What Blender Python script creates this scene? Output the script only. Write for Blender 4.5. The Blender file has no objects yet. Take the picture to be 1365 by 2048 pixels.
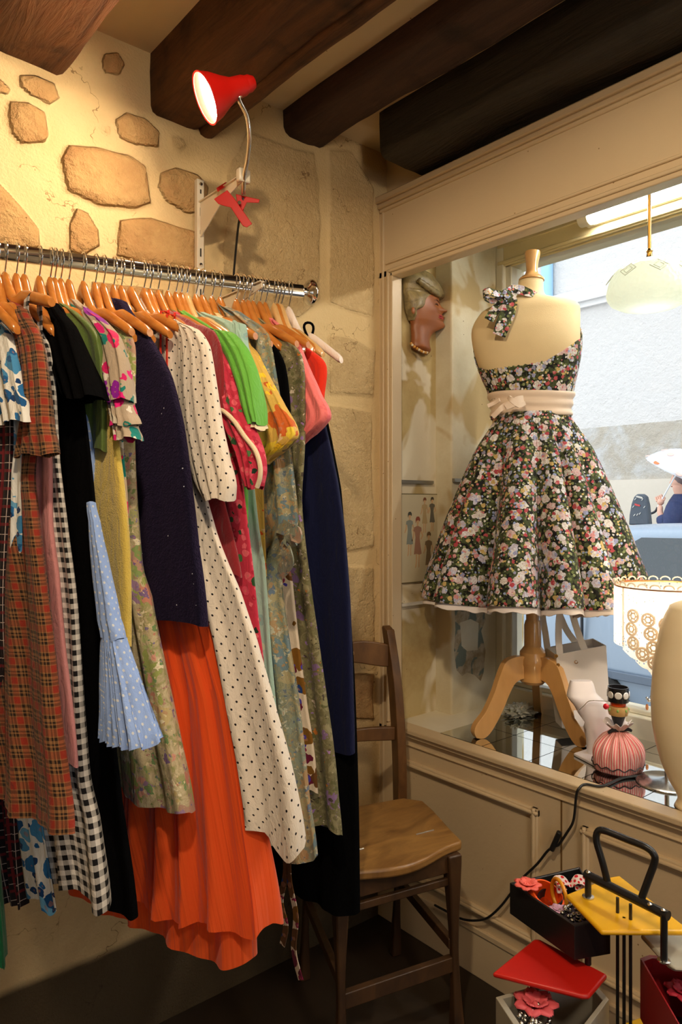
import bpy, math, random
import numpy as np
from mathutils import Vector, Matrix, noise

# ------------------------------------------------------------------ camera, sky, lights, exposure
F = 1450.0; U0 = 682.5; V0 = 1010.0; HC = 1.25; YAW = math.radians(40.1)
CA, SA = math.cos(YAW), math.sin(YAW)
scene = bpy.context.scene
COL = scene.collection
cam_d = bpy.data.cameras.new('camera'); cam = bpy.data.objects.new('camera', cam_d); COL.objects.link(cam)
cam.location = (0, 0, HC); cam.rotation_euler = (math.pi/2, 0, -YAW)
cam_d.sensor_fit = 'VERTICAL'; cam_d.sensor_height = 36.0; cam_d.lens = 36.0*F/2048.0
cam_d.shift_y = -(1024.0-V0)/2048.0; cam_d.clip_start = 0.02
scene.camera = cam
scene.view_settings.view_transform = 'Standard'; scene.view_settings.look = 'None'
scene.view_settings.gamma = 1.0; scene.view_settings.use_curve_mapping = False
scene.view_settings.exposure = 0.0
scene.cycles.use_denoising = True
scene.cycles.max_bounces = 7; scene.cycles.diffuse_bounces = 4; scene.cycles.glossy_bounces = 4
scene.cycles.transparent_max_bounces = 16; scene.cycles.sample_clamp_indirect = 6.0
scene.cycles.caustics_reflective = False; scene.cycles.caustics_refractive = False

world = bpy.data.worlds.new('overcast_sky'); scene.world = world; world.use_nodes = True
wn = world.node_tree.nodes; wn['Background'].inputs[0].default_value = (0.93, 0.965, 1.0, 1)
wn['Background'].inputs[1].default_value = 2.5

def area_light(name, loc, target, size, watts, color, sy=None, shape='DISK', spread=math.pi):
    d = bpy.data.lights.new(name, 'AREA'); d.energy = watts; d.color = color; d.size = size; d.spread = spread
    d.shape = shape if sy is None else 'RECTANGLE'
    if sy: d.size_y = sy
    o = bpy.data.objects.new(name, d); COL.objects.link(o); o.location = loc
    o.rotation_euler = (Vector(target)-Vector(loc)).to_track_quat('-Z', 'Y').to_euler()
    return o
WARM = (1.0, 0.66, 0.34)
# the shop's other lamps and one added fill, out of the picture behind and beside the camera
area_light('shop_spotlight', (0.14, 0.36, 2.22), (1.0, 1.2, 1.2), 0.07, 12, (1.0, 0.79, 0.54))
area_light('cool_rear_fill', (-0.6, -3.0, 1.3), (0.6, 1.6, 1.3), 1.0, 18, (0.88, 0.94, 1.0), sy=2.0)  # added cool fill from the rear; no door stands there
def point_light(name, loc, watts, color, r):
    d = bpy.data.lights.new(name, 'POINT'); d.energy = watts; d.color = color; d.shadow_soft_size = r
    o = bpy.data.objects.new(name, d); COL.objects.link(o); o.location = loc; return o
point_light('shop_globe_lamp', (0.50, -0.45, 1.98), 26, (1.0, 0.79, 0.56), 0.12)

# ------------------------------------------------------------------ picture-to-place helpers
def ray(u, v):
    r = (u-U0)/F
    return Vector((r*CA+SA, -r*SA+CA, (V0-v)/F))
def at(u, v, d):
    return Vector((0, 0, HC))+ray(u, v)*d
def on_x(u, v, x):
    r = ray(u, v); return Vector((0, 0, HC))+r*(x/r.x)
def on_y(u, v, y):
    r = ray(u, v); return Vector((0, 0, HC))+r*(y/r.y)
def on_z(u, v, z):
    r = ray(u, v); return Vector((0, 0, HC))+r*((z-HC)/r.z)

# ------------------------------------------------------------------ object helpers
ORG = {}
def props(o, label=None, cat=None, group=None, kind=None):
    if label: o['label'] = label
    if cat: o['category'] = cat
    if group: o['group'] = group
    if kind: o['kind'] = kind
    return o
def thing(name, label, cat, loc, group=None):
    o = bpy.data.objects.new(name, None); COL.objects.link(o); o.location = loc
    o.empty_display_size = 0.05
    ORG[o] = Vector(loc)
    return props(o, label, cat, group)
def copy_tree(o, delta, parent=None):
    c = o.copy(); COL.objects.link(c)
    if parent is None:
        c.location = o.location+Vector(delta); ORG[c] = ORG[o]+Vector(delta)
    else:
        c.parent = parent
    for ch in list(o.children): copy_tree(ch, delta, c)
    return c

class MB:
    def __init__(s): s.v = []; s.f = []; s.uv = {}; s.mi = []
    def add(s, vs, fs, uvs=None):
        n = len(s.v); s.v += [Vector(p) for p in vs]
        for f in fs: s.f.append([i+n for i in f])
        if uvs is not None:
            for i, q in enumerate(uvs): s.uv[n+i] = q
        return s
    def box(s, c, d, m=None):
        c = Vector(c); m = m or Matrix.Identity(3); x, y, z = [q/2 for q in d]
        P = [(-x,-y,-z),(x,-y,-z),(x,y,-z),(-x,y,-z),(-x,-y,z),(x,-y,z),(x,y,z),(-x,y,z)]
        return s.add([c+m@Vector(p) for p in P], [(0,3,2,1),(4,5,6,7),(0,1,5,4),(1,2,6,5),(2,3,7,6),(3,0,4,7)])
    def box2(s, a, b):
        a, b = Vector(a), Vector(b)
        return s.box((a+b)/2, [abs(q) for q in (b-a)])
    def tube(s, pts, r, n=12, caps=True, flat=None, up=None):
        pts = [Vector(p) for p in pts]; k = len(pts)
        rs = list(r) if hasattr(r, '__len__') else [r]*k
        base = len(s.v); prev = None
        for i, p in enumerate(pts):
            t = (pts[min(i+1, k-1)]-pts[max(i-1, 0)]).normalized()
            if prev is None:
                a = Vector(up) if up else (Vector((0, 0, 1)) if abs(t.z) < .9 else Vector((1, 0, 0)))
                nn = (a-t*a.dot(t)).normalized()
            else:
                nn = (prev-t*prev.dot(t)).normalized()
            prev = nn; b = t.cross(nn)
            fa = flat if flat else 1.0
            for j in range(n):
                th = 2*math.pi*j/n
                s.v.append(p+nn*math.cos(th)*rs[i]+b*math.sin(th)*rs[i]*fa)
        for i in range(k-1):
            for j in range(n):
                a = base+i*n+j; b2 = base+i*n+(j+1) % n
                s.f.append([a, b2, b2+n, a+n])
        if caps:
            s.f.append([base+j for j in range(n)][::-1]); s.f.append([base+(k-1)*n+j for j in range(n)])
        return s
    def lathe(s, c, prof, n=32, sx=1, sy=1, m=None, cap=True):
        c = Vector(c); m = m or Matrix.Identity(3); base = len(s.v)
        for (r, z) in prof:
            for j in range(n):
                th = 2*math.pi*j/n
                s.v.append(c+m@Vector((r*sx*math.cos(th), r*sy*math.sin(th), z)))
        for i in range(len(prof)-1):
            for j in range(n):
                a = base+i*n+j; b = base+i*n+(j+1) % n
                s.f.append([a, b, b+n, a+n])
        if cap:
            if prof[0][0] > 1e-5: s.f.append([base+j for j in range(n)][::-1])
            if prof[-1][0] > 1e-5: s.f.append([base+(len(prof)-1)*n+j for j in range(n)])
        return s
    def prism(s, poly, depth):          # poly: 3-D points in one plane, depth: Vector
        n = len(poly); P = [Vector(p) for p in poly]; D = Vector(depth)
        return s.add(P+[p+D for p in P], [list(range(n))[::-1], [n+i for i in range(n)]]+[[i, (i+1) % n, n+(i+1) % n, n+i] for i in range(n)])
    def rings(s, rings, closed=True, caps=False, uvs=None):   # list of loops of equal length
        n = len(rings[0]); base = len(s.v)
        for i, R in enumerate(rings):
            for j, p in enumerate(R):
                if uvs is not None: s.uv[len(s.v)] = uvs[i][j]
                s.v.append(Vector(p))
        m = n if closed else n-1
        for i in range(len(rings)-1):
            for j in range(m):
                a = base+i*n+j; b = base+i*n+(j+1) % n
                s.f.append([a, b, b+n, a+n])
        if caps:
            s.f.append([base+j for j in range(n)][::-1]); s.f.append([base+(len(rings)-1)*n+j for j in range(n)])
        return s
    def sphere(s, c, r, n=16, sc=(1, 1, 1), m=None):
        k = max(6, n//2)
        prof = [(max(1e-4, r*math.sin(math.pi*i/k)), -r*math.cos(math.pi*i/k)) for i in range(k+1)]
        m = (m or Matrix.Identity(3)) @ Matrix.Diagonal(sc).to_3x3()
        return s.lathe(c, prof, n, m=m, cap=False)
    def build(s, name, mat, parent=None, bevel=0, smooth=True, solid=0, subsurf=0, origin=None, angle=40, segs=2, **kw):
        if parent is not None:
            off = ORG[parent]
        else:
            if origin is None:
                lo = [min(p[i] for p in s.v) for i in range(3)]; hi = [max(p[i] for p in s.v) for i in range(3)]
                off = Vector(((lo[0]+hi[0])/2, (lo[1]+hi[1])/2, lo[2]))
            else: off = Vector(origin)
        me = bpy.data.meshes.new(name); me.from_pydata([p-off for p in s.v], [], s.f)
        if s.uv:
            ul = me.uv_layers.new(name='UVMap'); li = np.zeros(len(me.loops), dtype=np.int32)
            me.loops.foreach_get('vertex_index', li)
            ua = np.zeros((len(s.v), 2), dtype=np.float32)
            for i, q in s.uv.items(): ua[i] = q
            uvl = ua[li]
            # keep the seam of closed loops from smearing
            if kw.get('seam'):
                per = kw['seam']; ls = np.zeros(len(me.polygons), dtype=np.int32); me.polygons.foreach_get('loop_start', ls)
                for st in ls:
                    q = uvl[st:st+4, 0]
                    if len(q) == 4 and q.max()-q.min() > per*0.5: q[q < q.max()-per*0.5] += per
            ul.data.foreach_set('uv', uvl.ravel())
        me.validate(); me.update()
        if smooth:
            me.polygons.foreach_set('use_smooth', [True]*len(me.polygons))
            try: me.set_sharp_from_angle(angle=math.radians(angle))
            except Exception: pass
        o = bpy.data.objects.new(name, me); COL.objects.link(o)
        for mm in (mat if isinstance(mat, (list, tuple)) else [mat]):
            me.materials.append(mm)
        if s.mi:
            for i, q in enumerate(s.mi[:len(me.polygons)]): me.polygons[i].material_index = q
        if parent is not None:
            o.parent = parent; ORG[o] = off
        else:
            o.location = off; ORG[o] = off
        if solid:
            q = o.modifiers.new('s', 'SOLIDIFY'); q.thickness = solid; q.offset = 0
        if bevel:
            q = o.modifiers.new('b', 'BEVEL'); q.width = bevel; q.segments = segs; q.limit_method = 'ANGLE'; q.angle_limit = math.radians(35); q.harden_normals = False
        if subsurf:
            q = o.modifiers.new('d', 'SUBSURF'); q.levels = subsurf; q.render_levels = subsurf
        props(o, kw.get('label'), kw.get('cat'), kw.get('group'), kw.get('kind'))
        return o

def smooth_path(pts, per=6):
    pts = [Vector(p) for p in pts]; out = []
    for i in range(len(pts)-1):
        p0 = pts[max(i-1, 0)]; p1 = pts[i]; p2 = pts[i+1]; p3 = pts[min(i+2, len(pts)-1)]
        for k in range(per):
            t = k/per
            out.append(0.5*((2*p1)+(-p0+p2)*t+(2*p0-5*p1+4*p2-p3)*t*t+(-p0+3*p1-3*p2+p3)*t**3))
    out.append(pts[-1]); return out
def interp(x, xs, ys):
    return float(np.interp(x, xs, ys))
def sinterp(x, xs, ys):       # smooth (Catmull) interpolation of a table
    i = int(np.clip(np.searchsorted(xs, x)-1, 0, len(xs)-2))
    t = min(1, max(0, (x-xs[i])/(xs[i+1]-xs[i])))
    y0 = ys[max(i-1, 0)]; y1 = ys[i]; y2 = ys[i+1]; y3 = ys[min(i+2, len(ys)-1)]
    return 0.5*((2*y1)+(-y0+y2)*t+(2*y0-5*y1+4*y2-y3)*t*t+(-y0+3*y1-3*y2+y3)*t**3)

# ------------------------------------------------------------------ materials
def srgb(r, g, b):
    f = lambda c: (c/255/12.92) if c/255 <= 0.04045 else ((c/255+0.055)/1.055)**2.4
    return (f(r), f(g), f(b))
class NT:
    def __init__(s, name):
        s.m = bpy.data.materials.new(name); s.m.use_nodes = True
        s.t = s.m.node_tree; s.n = s.t.nodes; s.l = s.t.links
        s.b = s.n['Principled BSDF']; s.out = s.n['Material Output']
        s.tc = s.n.new('ShaderNodeTexCoord')
    def put(s, inp, val):
        if hasattr(val, 'is_output') or isinstance(val, bpy.types.NodeSocket): s.l.new(val, inp)
        elif isinstance(val, (tuple, list)):
            inp.default_value = (*val, 1) if len(val) == 3 and len(inp.default_value) == 4 else val
        else: inp.default_value = val
    def math(s, op, a, b=0.0, c=0.0):
        k = s.n.new('ShaderNodeMath'); k.operation = op
        s.put(k.inputs[0], a); s.put(k.inputs[1], b); s.put(k.inputs[2], c); return k.outputs[0]
    def mix(s, f, a, b, mode='MIX'):
        k = s.n.new('ShaderNodeMix'); k.data_type = 'RGBA'; k.blend_type = mode
        s.put(k.inputs[0], f); s.put(k.inputs[6], a); s.put(k.inputs[7], b); return k.outputs[2]
    def coord(s, kind='Object', scale=(1, 1, 1), rot=(0, 0, 0), loc=(0, 0, 0)):
        k = s.n.new('ShaderNodeMapping'); s.l.new(s.tc.outputs[kind], k.inputs[0])
        k.inputs['Scale'].default_value = scale if hasattr(scale, '__len__') else (scale,)*3
        k.inputs['Rotation'].default_value = rot; k.inputs['Location'].default_value = loc; return k.outputs[0]
    def noise(s, co, scale=5, detail=4, rough=0.55, dist=0, out=0):
        k = s.n.new('ShaderNodeTexNoise'); s.l.new(co, k.inputs['Vector'])
        k.inputs['Scale'].default_value = scale; k.inputs['Detail'].default_value = detail
        k.inputs['Roughness'].default_value = rough; k.inputs['Distortion'].default_value = dist
        return k.outputs[out]
    def voro(s, co, scale=5, feat='F1', rand=1.0, out='Distance', smooth=0.3):
        k = s.n.new('ShaderNodeTexVoronoi'); k.feature = feat; s.l.new(co, k.inputs['Vector'])
        k.inputs['Scale'].default_value = scale; k.inputs['Randomness'].default_value = rand
        return k if out is None else k.outputs[out]
    def ramp(s, f, stops, interp='LINEAR'):
        k = s.n.new('ShaderNodeValToRGB'); s.l.new(f, k.inputs[0]); r = k.color_ramp; r.interpolation = interp
        while len(r.elements) < len(stops): r.elements.new(0.5)
        for e, (p, c) in zip(r.elements, stops): e.position = p; e.color = (*c, 1) if hasattr(c, '__len__') else (c, c, c, 1)
        return k.outputs[0]
    def sep(s, co):
        k = s.n.new('ShaderNodeSeparateXYZ'); s.l.new(co, k.inputs[0]); return k.outputs
    def bump(s, h, dist=0.002, strength=1.0, prev=None):
        k = s.n.new('ShaderNodeBump'); k.inputs['Strength'].default_value = strength; k.inputs['Distance'].default_value = dist
        s.put(k.inputs['Height'], h)
        if prev is not None: s.l.new(prev, k.inputs['Normal'])
        s.l.new(k.outputs[0], s.b.inputs['Normal']); return k.outputs[0]
    def set(s, color=None, rough=None, metal=None, spec=None, **kw):
        if color is not None: s.put(s.b.inputs['Base Color'], color)
        if rough is not None: s.put(s.b.inputs['Roughness'], rough)
        if metal is not None: s.put(s.b.inputs['Metallic'], metal)
        if spec is not None: s.put(s.b.inputs['Specular IOR Level'], spec)
        for k, v in kw.items(): s.put(s.b.inputs[k.replace('_', ' ')], v)
        return s.m

def m_plain(name, c, rough=0.5, metal=0, spec=0.5, var=0.06, nscale=12, bumpd=0.0, bscale=150, **kw):
    t = NT(name); co = t.coord('Object')
    n = t.noise(co, nscale, 4)
    col = t.mix(n, tuple(x*(1-var) for x in c), tuple(min(1, x*(1+var)) for x in c))
    if bumpd: t.bump(t.noise(co, bscale, 3), bumpd)
    return t.set(col, rough, metal, spec, **kw)
def m_emit(name, c, strength):
    t = NT(name); return t.set(c, 0.5, Emission_Color=c, Emission_Strength=strength)
def m_wood(name, c1, c2, rough=0.35, scale=(1, 1, 1), nscale=18, bumpd=0.0003, coat=0.0):
    t = NT(name); co = t.coord('Object', scale)
    n = t.noise(co, nscale, 5, 0.6, 1.2); n2 = t.noise(co, nscale*5, 3)
    col = t.mix(t.ramp(n, [(0.3, 0.0), (0.7, 1.0)]), c1, c2)
    col = t.mix(t.math('MULTIPLY', n2, 0.25), col, tuple(x*0.5 for x in c1))
    t.bump(n, bumpd)
    return t.set(col, rough, Coat_Weight=coat)

MAT = {}
MAT['chrome'] = m_plain('chrome', (0.85, 0.84, 0.82), 0.09, 1.0, var=0.01)
MAT['paint_cream'] = None
t = NT('cream_gloss_paint'); co = t.coord('Object')
n = t.noise(co, 3.5, 5); n2 = t.noise(co, 60, 3); sp = t.voro(co, 26)
c = t.mix(n, srgb(218, 196, 160), srgb(206, 183, 146))
c = t.mix(t.math('LESS_THAN', sp, 0.045), c, srgb(140, 112, 72))
t.bump(n2, 0.0006); MAT['paint_cream'] = t.set(c, 0.38)
t = NT('cream_window_frame_paint'); co = t.coord('Object')
MAT['paint_pale'] = t.set(t.mix(t.noise(co, 8, 5), srgb(240, 234, 214), srgb(222, 212, 184)), 0.4)
MAT['lamp_yellow_paint'] = m_plain('old_ivory_paint', srgb(214, 198, 150), 0.45, var=0.12, nscale=9, bumpd=0.0006, bscale=40)

def m_walls():
    t = NT('rubble_wall_plaster_and_stone'); co = t.coord('Object')
    a = t.n.new('ShaderNodeAttribute'); a.attribute_name = 'stone'; st = a.outputs['Fac']
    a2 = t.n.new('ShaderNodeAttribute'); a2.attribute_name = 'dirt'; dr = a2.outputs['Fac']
    n1 = t.noise(co, 7, 6, 0.6); n2 = t.noise(co, 38, 5, 0.65); n3 = t.noise(co, 160, 3, 0.6)
    pl = t.mix(n1, srgb(228, 202, 154), srgb(206, 176, 124))
    sc = t.mix(n2, srgb(178, 138, 88), srgb(214, 178, 124))
    sc = t.mix(t.ramp(n1, [(0.42, 0.0), (0.7, 1.0)]), sc, srgb(170, 128, 84))
    pit = t.math('LESS_THAN', t.voro(co, 30), 0.05)
    sc = t.mix(pit, sc, srgb(110, 78, 46))
    edge = t.noise(co, 75, 4, .7)
    st = t.ramp(t.math('ADD', st, t.math('MULTIPLY', t.math('SUBTRACT', edge, .5), .55)), [(.34, 0.0), (.46, 1.0)]) if True else st
    st = t.math('MULTIPLY', st, t.ramp(a.outputs['Fac'], [(.0, .25), (.42, .30), (.9, 1.0)]))
    crk = t.n.new('ShaderNodeTexVoronoi'); crk.feature = 'DISTANCE_TO_EDGE'; crk.inputs['Scale'].default_value = 2.6
    wv = t.n.new('ShaderNodeVectorMath'); wv.operation = 'MULTIPLY_ADD'; nn_ = t.noise(co, 9, 4, .6, 0, 1); t.l.new(nn_, wv.inputs[0]); wv.inputs[1].default_value = (.22, .22, .22); t.l.new(co, wv.inputs[2]); t.l.new(wv.outputs[0], crk.inputs['Vector'])
    crack = t.math('MULTIPLY', t.math('LESS_THAN', crk.outputs['Distance'], .0032), t.ramp(n1, [(.5, 0.0), (.56, .7)]))
    pl = t.mix(crack, pl, srgb(120, 88, 50))
    c = t.mix(st, pl, sc)
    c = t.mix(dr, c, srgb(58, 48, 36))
    h = t.math('ADD', t.math('MULTIPLY', n2, t.math('ADD', t.math('MULTIPLY', st, 2.2), 0.35)), t.math('MULTIPLY', n3, 0.4))
    t.bump(h, 0.0075)
    return t.set(c, 0.9, spec=0.15)
MAT['wall'] = m_walls()
def m_plaster(name, c1, c2, c3, sc=6, bumpd=0.002):
    t = NT(name); co = t.coord('Object')
    n = t.noise(co, sc, 6, 0.62); n2 = t.noise(co, sc*6, 4); n3 = t.noise(co, sc*0.6, 3, 0.5, 0.6)
    c = t.mix(t.ramp(n, [(0.4, 0.0), (0.62, 1.0)]), c1, c2)
    c = t.mix(t.ramp(n3, [(0.52, 0.0), (0.56, 1.0)]), c, c3)
    c = t.mix(t.math('LESS_THAN', t.voro(co, 22), 0.035), c, srgb(90, 66, 40))
    t.bump(n2, bumpd); return t.set(c, 0.9, spec=0.15)
MAT['niche_wall'] = m_plaster('old_niche_plaster', srgb(200, 180, 130), srgb(176, 150, 100), srgb(226, 216, 190))
MAT['pier_plaster'] = m_plaster('pale_peeling_plaster', srgb(226, 218, 192), srgb(214, 202, 170), srgb(198, 174, 128), 5)
MAT['ceiling'] = m_plaster('smooth_ceiling_plaster', srgb(222, 200, 160), srgb(214, 192, 150), srgb(224, 204, 166), 2, 0.0008)
def m_beam(name, a, b, rough=0.75):
    t = NT(name); co = t.coord('Object', (1, 0.12, 1)); co2 = t.coord('Object')
    n = t.noise(co, 26, 7, 0.65, 1.4); n2 = t.noise(co2, 9, 5); w = t.noise(co, 90, 3)
    c = t.mix(t.ramp(n, [(0.3, 0.0), (0.72, 1.0)]), a, b)
    c = t.mix(t.ramp(n2, [(0.55, 0.0), (0.75, 1.0)]), c, tuple(x*0.45 for x in a))
    t.bump(t.math('ADD', n, t.math('MULTIPLY', w, 0.3)), 0.008)
    return t.set(c, rough, spec=0.3)
MAT['beam_brown'] = m_beam('brown_oak_beam', srgb(66, 40, 20), srgb(108, 70, 38))
MAT['beam_dark'] = m_beam('dark_oak_beam', srgb(52, 34, 26), srgb(78, 54, 40))
MAT['beam_black'] = m_beam('black_stained_beam', srgb(30, 26, 20), srgb(50, 42, 32), 0.5)
t = NT('dark_worn_floor'); co = t.coord('Object'); n = t.noise(co, 5, 6)
MAT['floor'] = t.set(t.mix(n, srgb(34, 27, 20), srgb(62, 48, 34)), 0.6)

# ------------------------------------------------------------------ room shell
XW = 1.518      # face of the panelled window wall
YB = 1.62       # face of the stone wall
ZC = 2.33
def struct(mb, name, mat, **kw):
    kw.setdefault('smooth', False)
    return mb.build(name, mat, kind='structure', **kw)
struct(MB().box2((-2.6, -3.1, -0.06), (XW+0.06, YB+0.05, 0)), 'floor', MAT['floor'])
struct(MB().box2((-2.6, -3.1, ZC), (XW+0.62, YB+0.1, ZC+0.06)), 'ceiling', MAT['ceiling'])
struct(MB().box2((-2.66, -3.1, 0), (-2.6, YB+0.05, ZC)), 'wall_left', MAT['ceiling'])
struct(MB().box2((-2.6, -3.16, 0), (XW+0.06, -3.1, ZC)), 'wall_rear', MAT['ceiling'])

STONES = [  # outline of each exposed stone, (u, v, u, v ...), relief in metres
    ([35,150,70,150,110,165,122,200,100,215,60,195,38,175], .012),
    ([15,200,55,205,90,225,98,275,90,290,40,292,20,270,12,230], .016),
    ([205,105,235,105,250,130,240,155,205,150,200,125], .010),
    ([202,250,222,248,226,280,205,268], .004),
    ([226,240,250,222,290,235,322,265,320,300,270,295,235,280], .016),
    ([335,268,365,275,378,295,360,308,338,300], .008),
    ([118,320,135,292,190,295,255,310,290,335,303,410,270,422,200,415,130,385], .020),
    ([318,345,350,335,395,350,418,375,410,430,370,430,330,405,313,375], .014),
    ([150,415,175,425,200,460,200,495,170,515,135,505,135,450], .014),
    ([235,440,300,435,345,450,395,465,395,545,330,545,228,515], .018),
    ([-60,330,0,365,40,410,78,460,84,500,-60,500], .014),
    ([-20,140,0,155,25,180,18,195,-10,190], .010),
    ([470,300,490,262,530,275,590,300,628,305,640,380,640,600,600,640,470,640,446,585,440,500,455,400,445,345], .006),
    ([-40,560,60,575,90,640,-40,660], .012),
    ([180,560,330,575,330,680,170,680], .012),
    ([655,300,700,300,748,380,748,640,690,622,655,606], .006),
    ([655,668,700,672,750,700,748,796,655,789], .007),
    ([655,808,690,812,742,822,748,1095,700,1104,655,1100], .008),
    ([655,1128,748,1132,748,1330,655,1320], .008),
    ([655,1345,748,1345,748,1440,655,1440], .010),
]
def stone_wall():
    x0, x1, z0, z1 = 0.18, 1.60, 0.0, ZC
    nx, nz = 284, 466
    xs = np.linspace(x0, x1, nx); zs = np.linspace(z0, z1, nz)
    X, Z = np.meshgrid(xs, zs)
    wob = np.zeros_like(X)
    rnd = np.random.RandomState(4)
    for k in range(26):
        fx, fz = rnd.uniform(-90, 90, 2); wob += np.sin(X*fx+Z*fz+rnd.uniform(0, 6.3))/(10+abs(fx)+abs(fz))*6
    H = np.zeros_like(X); S = np.zeros_like(X)
    for poly, rel in STONES:
        P = [on_y(poly[i], poly[i+1], YB) for i in range(0, len(poly), 2)]
        px = np.array([p.x for p in P]); pz = np.array([p.z for p in P])
        inside = np.zeros(X.shape, bool); dist = np.full(X.shape, 9.0)
        for i in range(len(P)):
            ax, az = px[i], pz[i]; bx, bz = px[(i+1) % len(P)], pz[(i+1) % len(P)]
            cond = ((az > Z) != (bz > Z)) & (X < (bx-ax)*(Z-az)/((bz-az) if abs(bz-az) > 1e-9 else 1e-9)+ax)
            inside ^= cond
            L2 = (bx-ax)**2+(bz-az)**2+1e-12
            tt = np.clip(((X-ax)*(bx-ax)+(Z-az)*(bz-az))/L2, 0, 1)
            dist = np.minimum(dist, np.hypot(X-ax-tt*(bx-ax), Z-az-tt*(bz-az)))
        sd = np.where(inside, dist, -dist)+wob*0.0045
        m = np.clip(sd/0.007, 0, 1); m = m*m*(3-2*m)
        S = np.maximum(S, m*(1.0 if rel > .0085 else .42))
        H = np.maximum(H, rel*np.clip(sd/0.022, 0, 1)**0.55*(1+wob*0.12)) if rel > .009 else np.maximum(H, rel*m)
        H = np.where((sd < 0) & (sd > -0.012) & (rel > .009), H-0.004*(1+sd/0.012), H)
    H += wob*0.0018
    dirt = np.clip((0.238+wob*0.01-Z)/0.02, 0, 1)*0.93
    vs = [(xs[i], YB-H[j, i], zs[j]) for j in range(nz) for i in range(nx)]
    fs = [(j*nx+i, j*nx+i+1, (j+1)*nx+i+1, (j+1)*nx+i) for j in range(nz-1) for i in range(nx-1)]
    nb = len(vs)
    vs += [(-2.6, YB, 0), (x0, YB, 0), (x0, YB, ZC), (-2.6, YB, ZC)]; fs.append((nb, nb+1, nb+2, nb+3))
    nb = len(vs)
    vs += [(-2.6, YB+.05, 0), (x1, YB+.05, 0), (x1, YB+.05, ZC), (-2.6, YB+.05, ZC)]; fs.append((nb+3, nb+2, nb+1, nb))
    mb = MB().add(vs, fs)
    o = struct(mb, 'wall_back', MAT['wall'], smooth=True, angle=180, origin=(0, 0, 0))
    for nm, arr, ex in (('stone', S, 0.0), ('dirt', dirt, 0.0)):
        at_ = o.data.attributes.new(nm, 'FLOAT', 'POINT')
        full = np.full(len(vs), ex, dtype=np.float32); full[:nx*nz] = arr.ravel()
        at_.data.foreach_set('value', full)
stone_wall()

# ceiling beams running towards the stone wall
def rough_beam(name, x0, x1, z0, mat, y1=YB+0.02, seed=0, amp=0.006, y0=-3.05, taper=0.0, round_end=False, label=None, ztop=None):
    ny, rings = 120, []
    zt = ztop or ZC+0.02
    for k in range(ny+1):
        f = (k/ny)**0.55; y = y0+(y1-y0)*f
        prof = []
        b = 0.018
        pts = [(x0, zt), (x0, (z0+zt)/2+0.02), (x0, z0+b), (x0+b*.3, z0+b*.3), (x0+b, z0)]
        for q in (0.2, 0.4, 0.6, 0.8): pts.append((x0+b+(x1-x0-2*b)*q, z0))
        pts += [(x1-b, z0), (x1-b*.3, z0+b*.3), (x1, z0+b), (x1, (z0+zt)/2+0.02), (x1, zt)]
        e = 1.0
        if round_end and y > y1-0.05: e = math.sqrt(max(0.05, 1-((y-(y1-0.05))/0.05)**2))
        for (px, pz) in pts:
            q = Vector((px*9+seed*7, y*3.1, pz*9)); d = noise.noise(q)*amp*1.6+noise.noise(q*5)*amp*0.6
            cx = (x0+x1)/2
            xx = cx+(px-cx)*e+noise.noise(q+Vector((5, 3, 1)))*amp*1.2
            zz = zt-(zt-pz)*e+d if pz < zt-0.001 else pz
            prof.append((xx, y, zz))
        rings.append(prof)
    mb = MB().rings(rings, closed=True, caps=True)
    o = mb.build(name, mat, kind='structure', angle=55)
    if label: o['label'] = label
    return o
rough_beam('ceiling_beam', 0.36, 0.5686, 2.195, MAT['beam_brown'], seed=1, amp=0.008)
rough_beam('ceiling_beam', 0.768, 0.905, 2.185, MAT['beam_brown'], seed=2, amp=0.006)
rough_beam('ceiling_beam', 0.897, 0.940, 2.175, MAT['beam_brown'], seed=5, amp=0.003)
rough_beam('ceiling_beam', 1.160, 1.300, 2.268, MAT['beam_dark'], seed=3, amp=0.007)
rough_beam('ceiling_beam', 1.368, 1.60, 2.205, MAT['beam_black'], y1=1.500, seed=4, amp=0.006, round_end=True)

# panelled window wall: apron under the display, post, header with mouldings
YO = 1.559      # left edge of the opening
YE = -1.50      # far end of the opening, out of the picture
P = MAT['paint_cream']
mb = MB()
mb.box2((XW, -3.1, 0), (XW+0.03, YO+0.07, 0.585))                    # apron field
mb.box2((XW-0.006, -3.1, 0), (XW+.001, YO+0.066, 0.115))
mb.box2((XW-0.010, -3.1, 0.115), (XW+.001, YO+0.066, 0.130))
mb.box2((XW, -3.1, 1.94), (XW+0.03, YO+0.07, 2.185))                  # header board
mb.box2((XW, YO, 0.55), (XW+0.03, YO+0.07, 1.96))                     # post
mb.box2((XW, -3.1, 0.55), (XW+0.03, YE, 1.96))
struct(mb, 'wall_window', P, bevel=0.002)
# mouldings
def strip(a, b, dy, dz):  # helper box strip
    return MB().box2(a, b)
mb = MB()
mb.box2((XW-0.018, -3.1, 2.165), (XW+0.02, YO+0.065, 2.186)); mb.box2((XW-0.011, -3.1, 2.150), (XW+0.02, YO+0.06, 2.166)); mb.box2((XW-0.005, -3.1, 2.138), (XW+0.02, YO+0.058, 2.151))
struct(mb, 'trim_1', P, bevel=0.004, smooth=True)
mb = MB()
mb.box2((XW-0.006, YE, 1.975), (XW+0.02, YO+0.03, 1.983))
mb.box2((XW-0.012, YE, 1.946), (XW+0.03, YO+0.016, 1.956)); mb.box2((XW-0.007, YE, 1.934), (XW+0.034, YO+0.008, 1.947))
mb.box2((XW-0.012, YO+0.010, 0.60), (XW+0.03, YO+0.020, 1.956)); mb.box2((XW-0.007, YO-0.002, 0.60), (XW+0.034, YO+0.011, 1.946))
mb.box2((XW-0.003, YO+0.04, 0.0), (XW+0.02, YO+0.05, 2.14))
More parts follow.
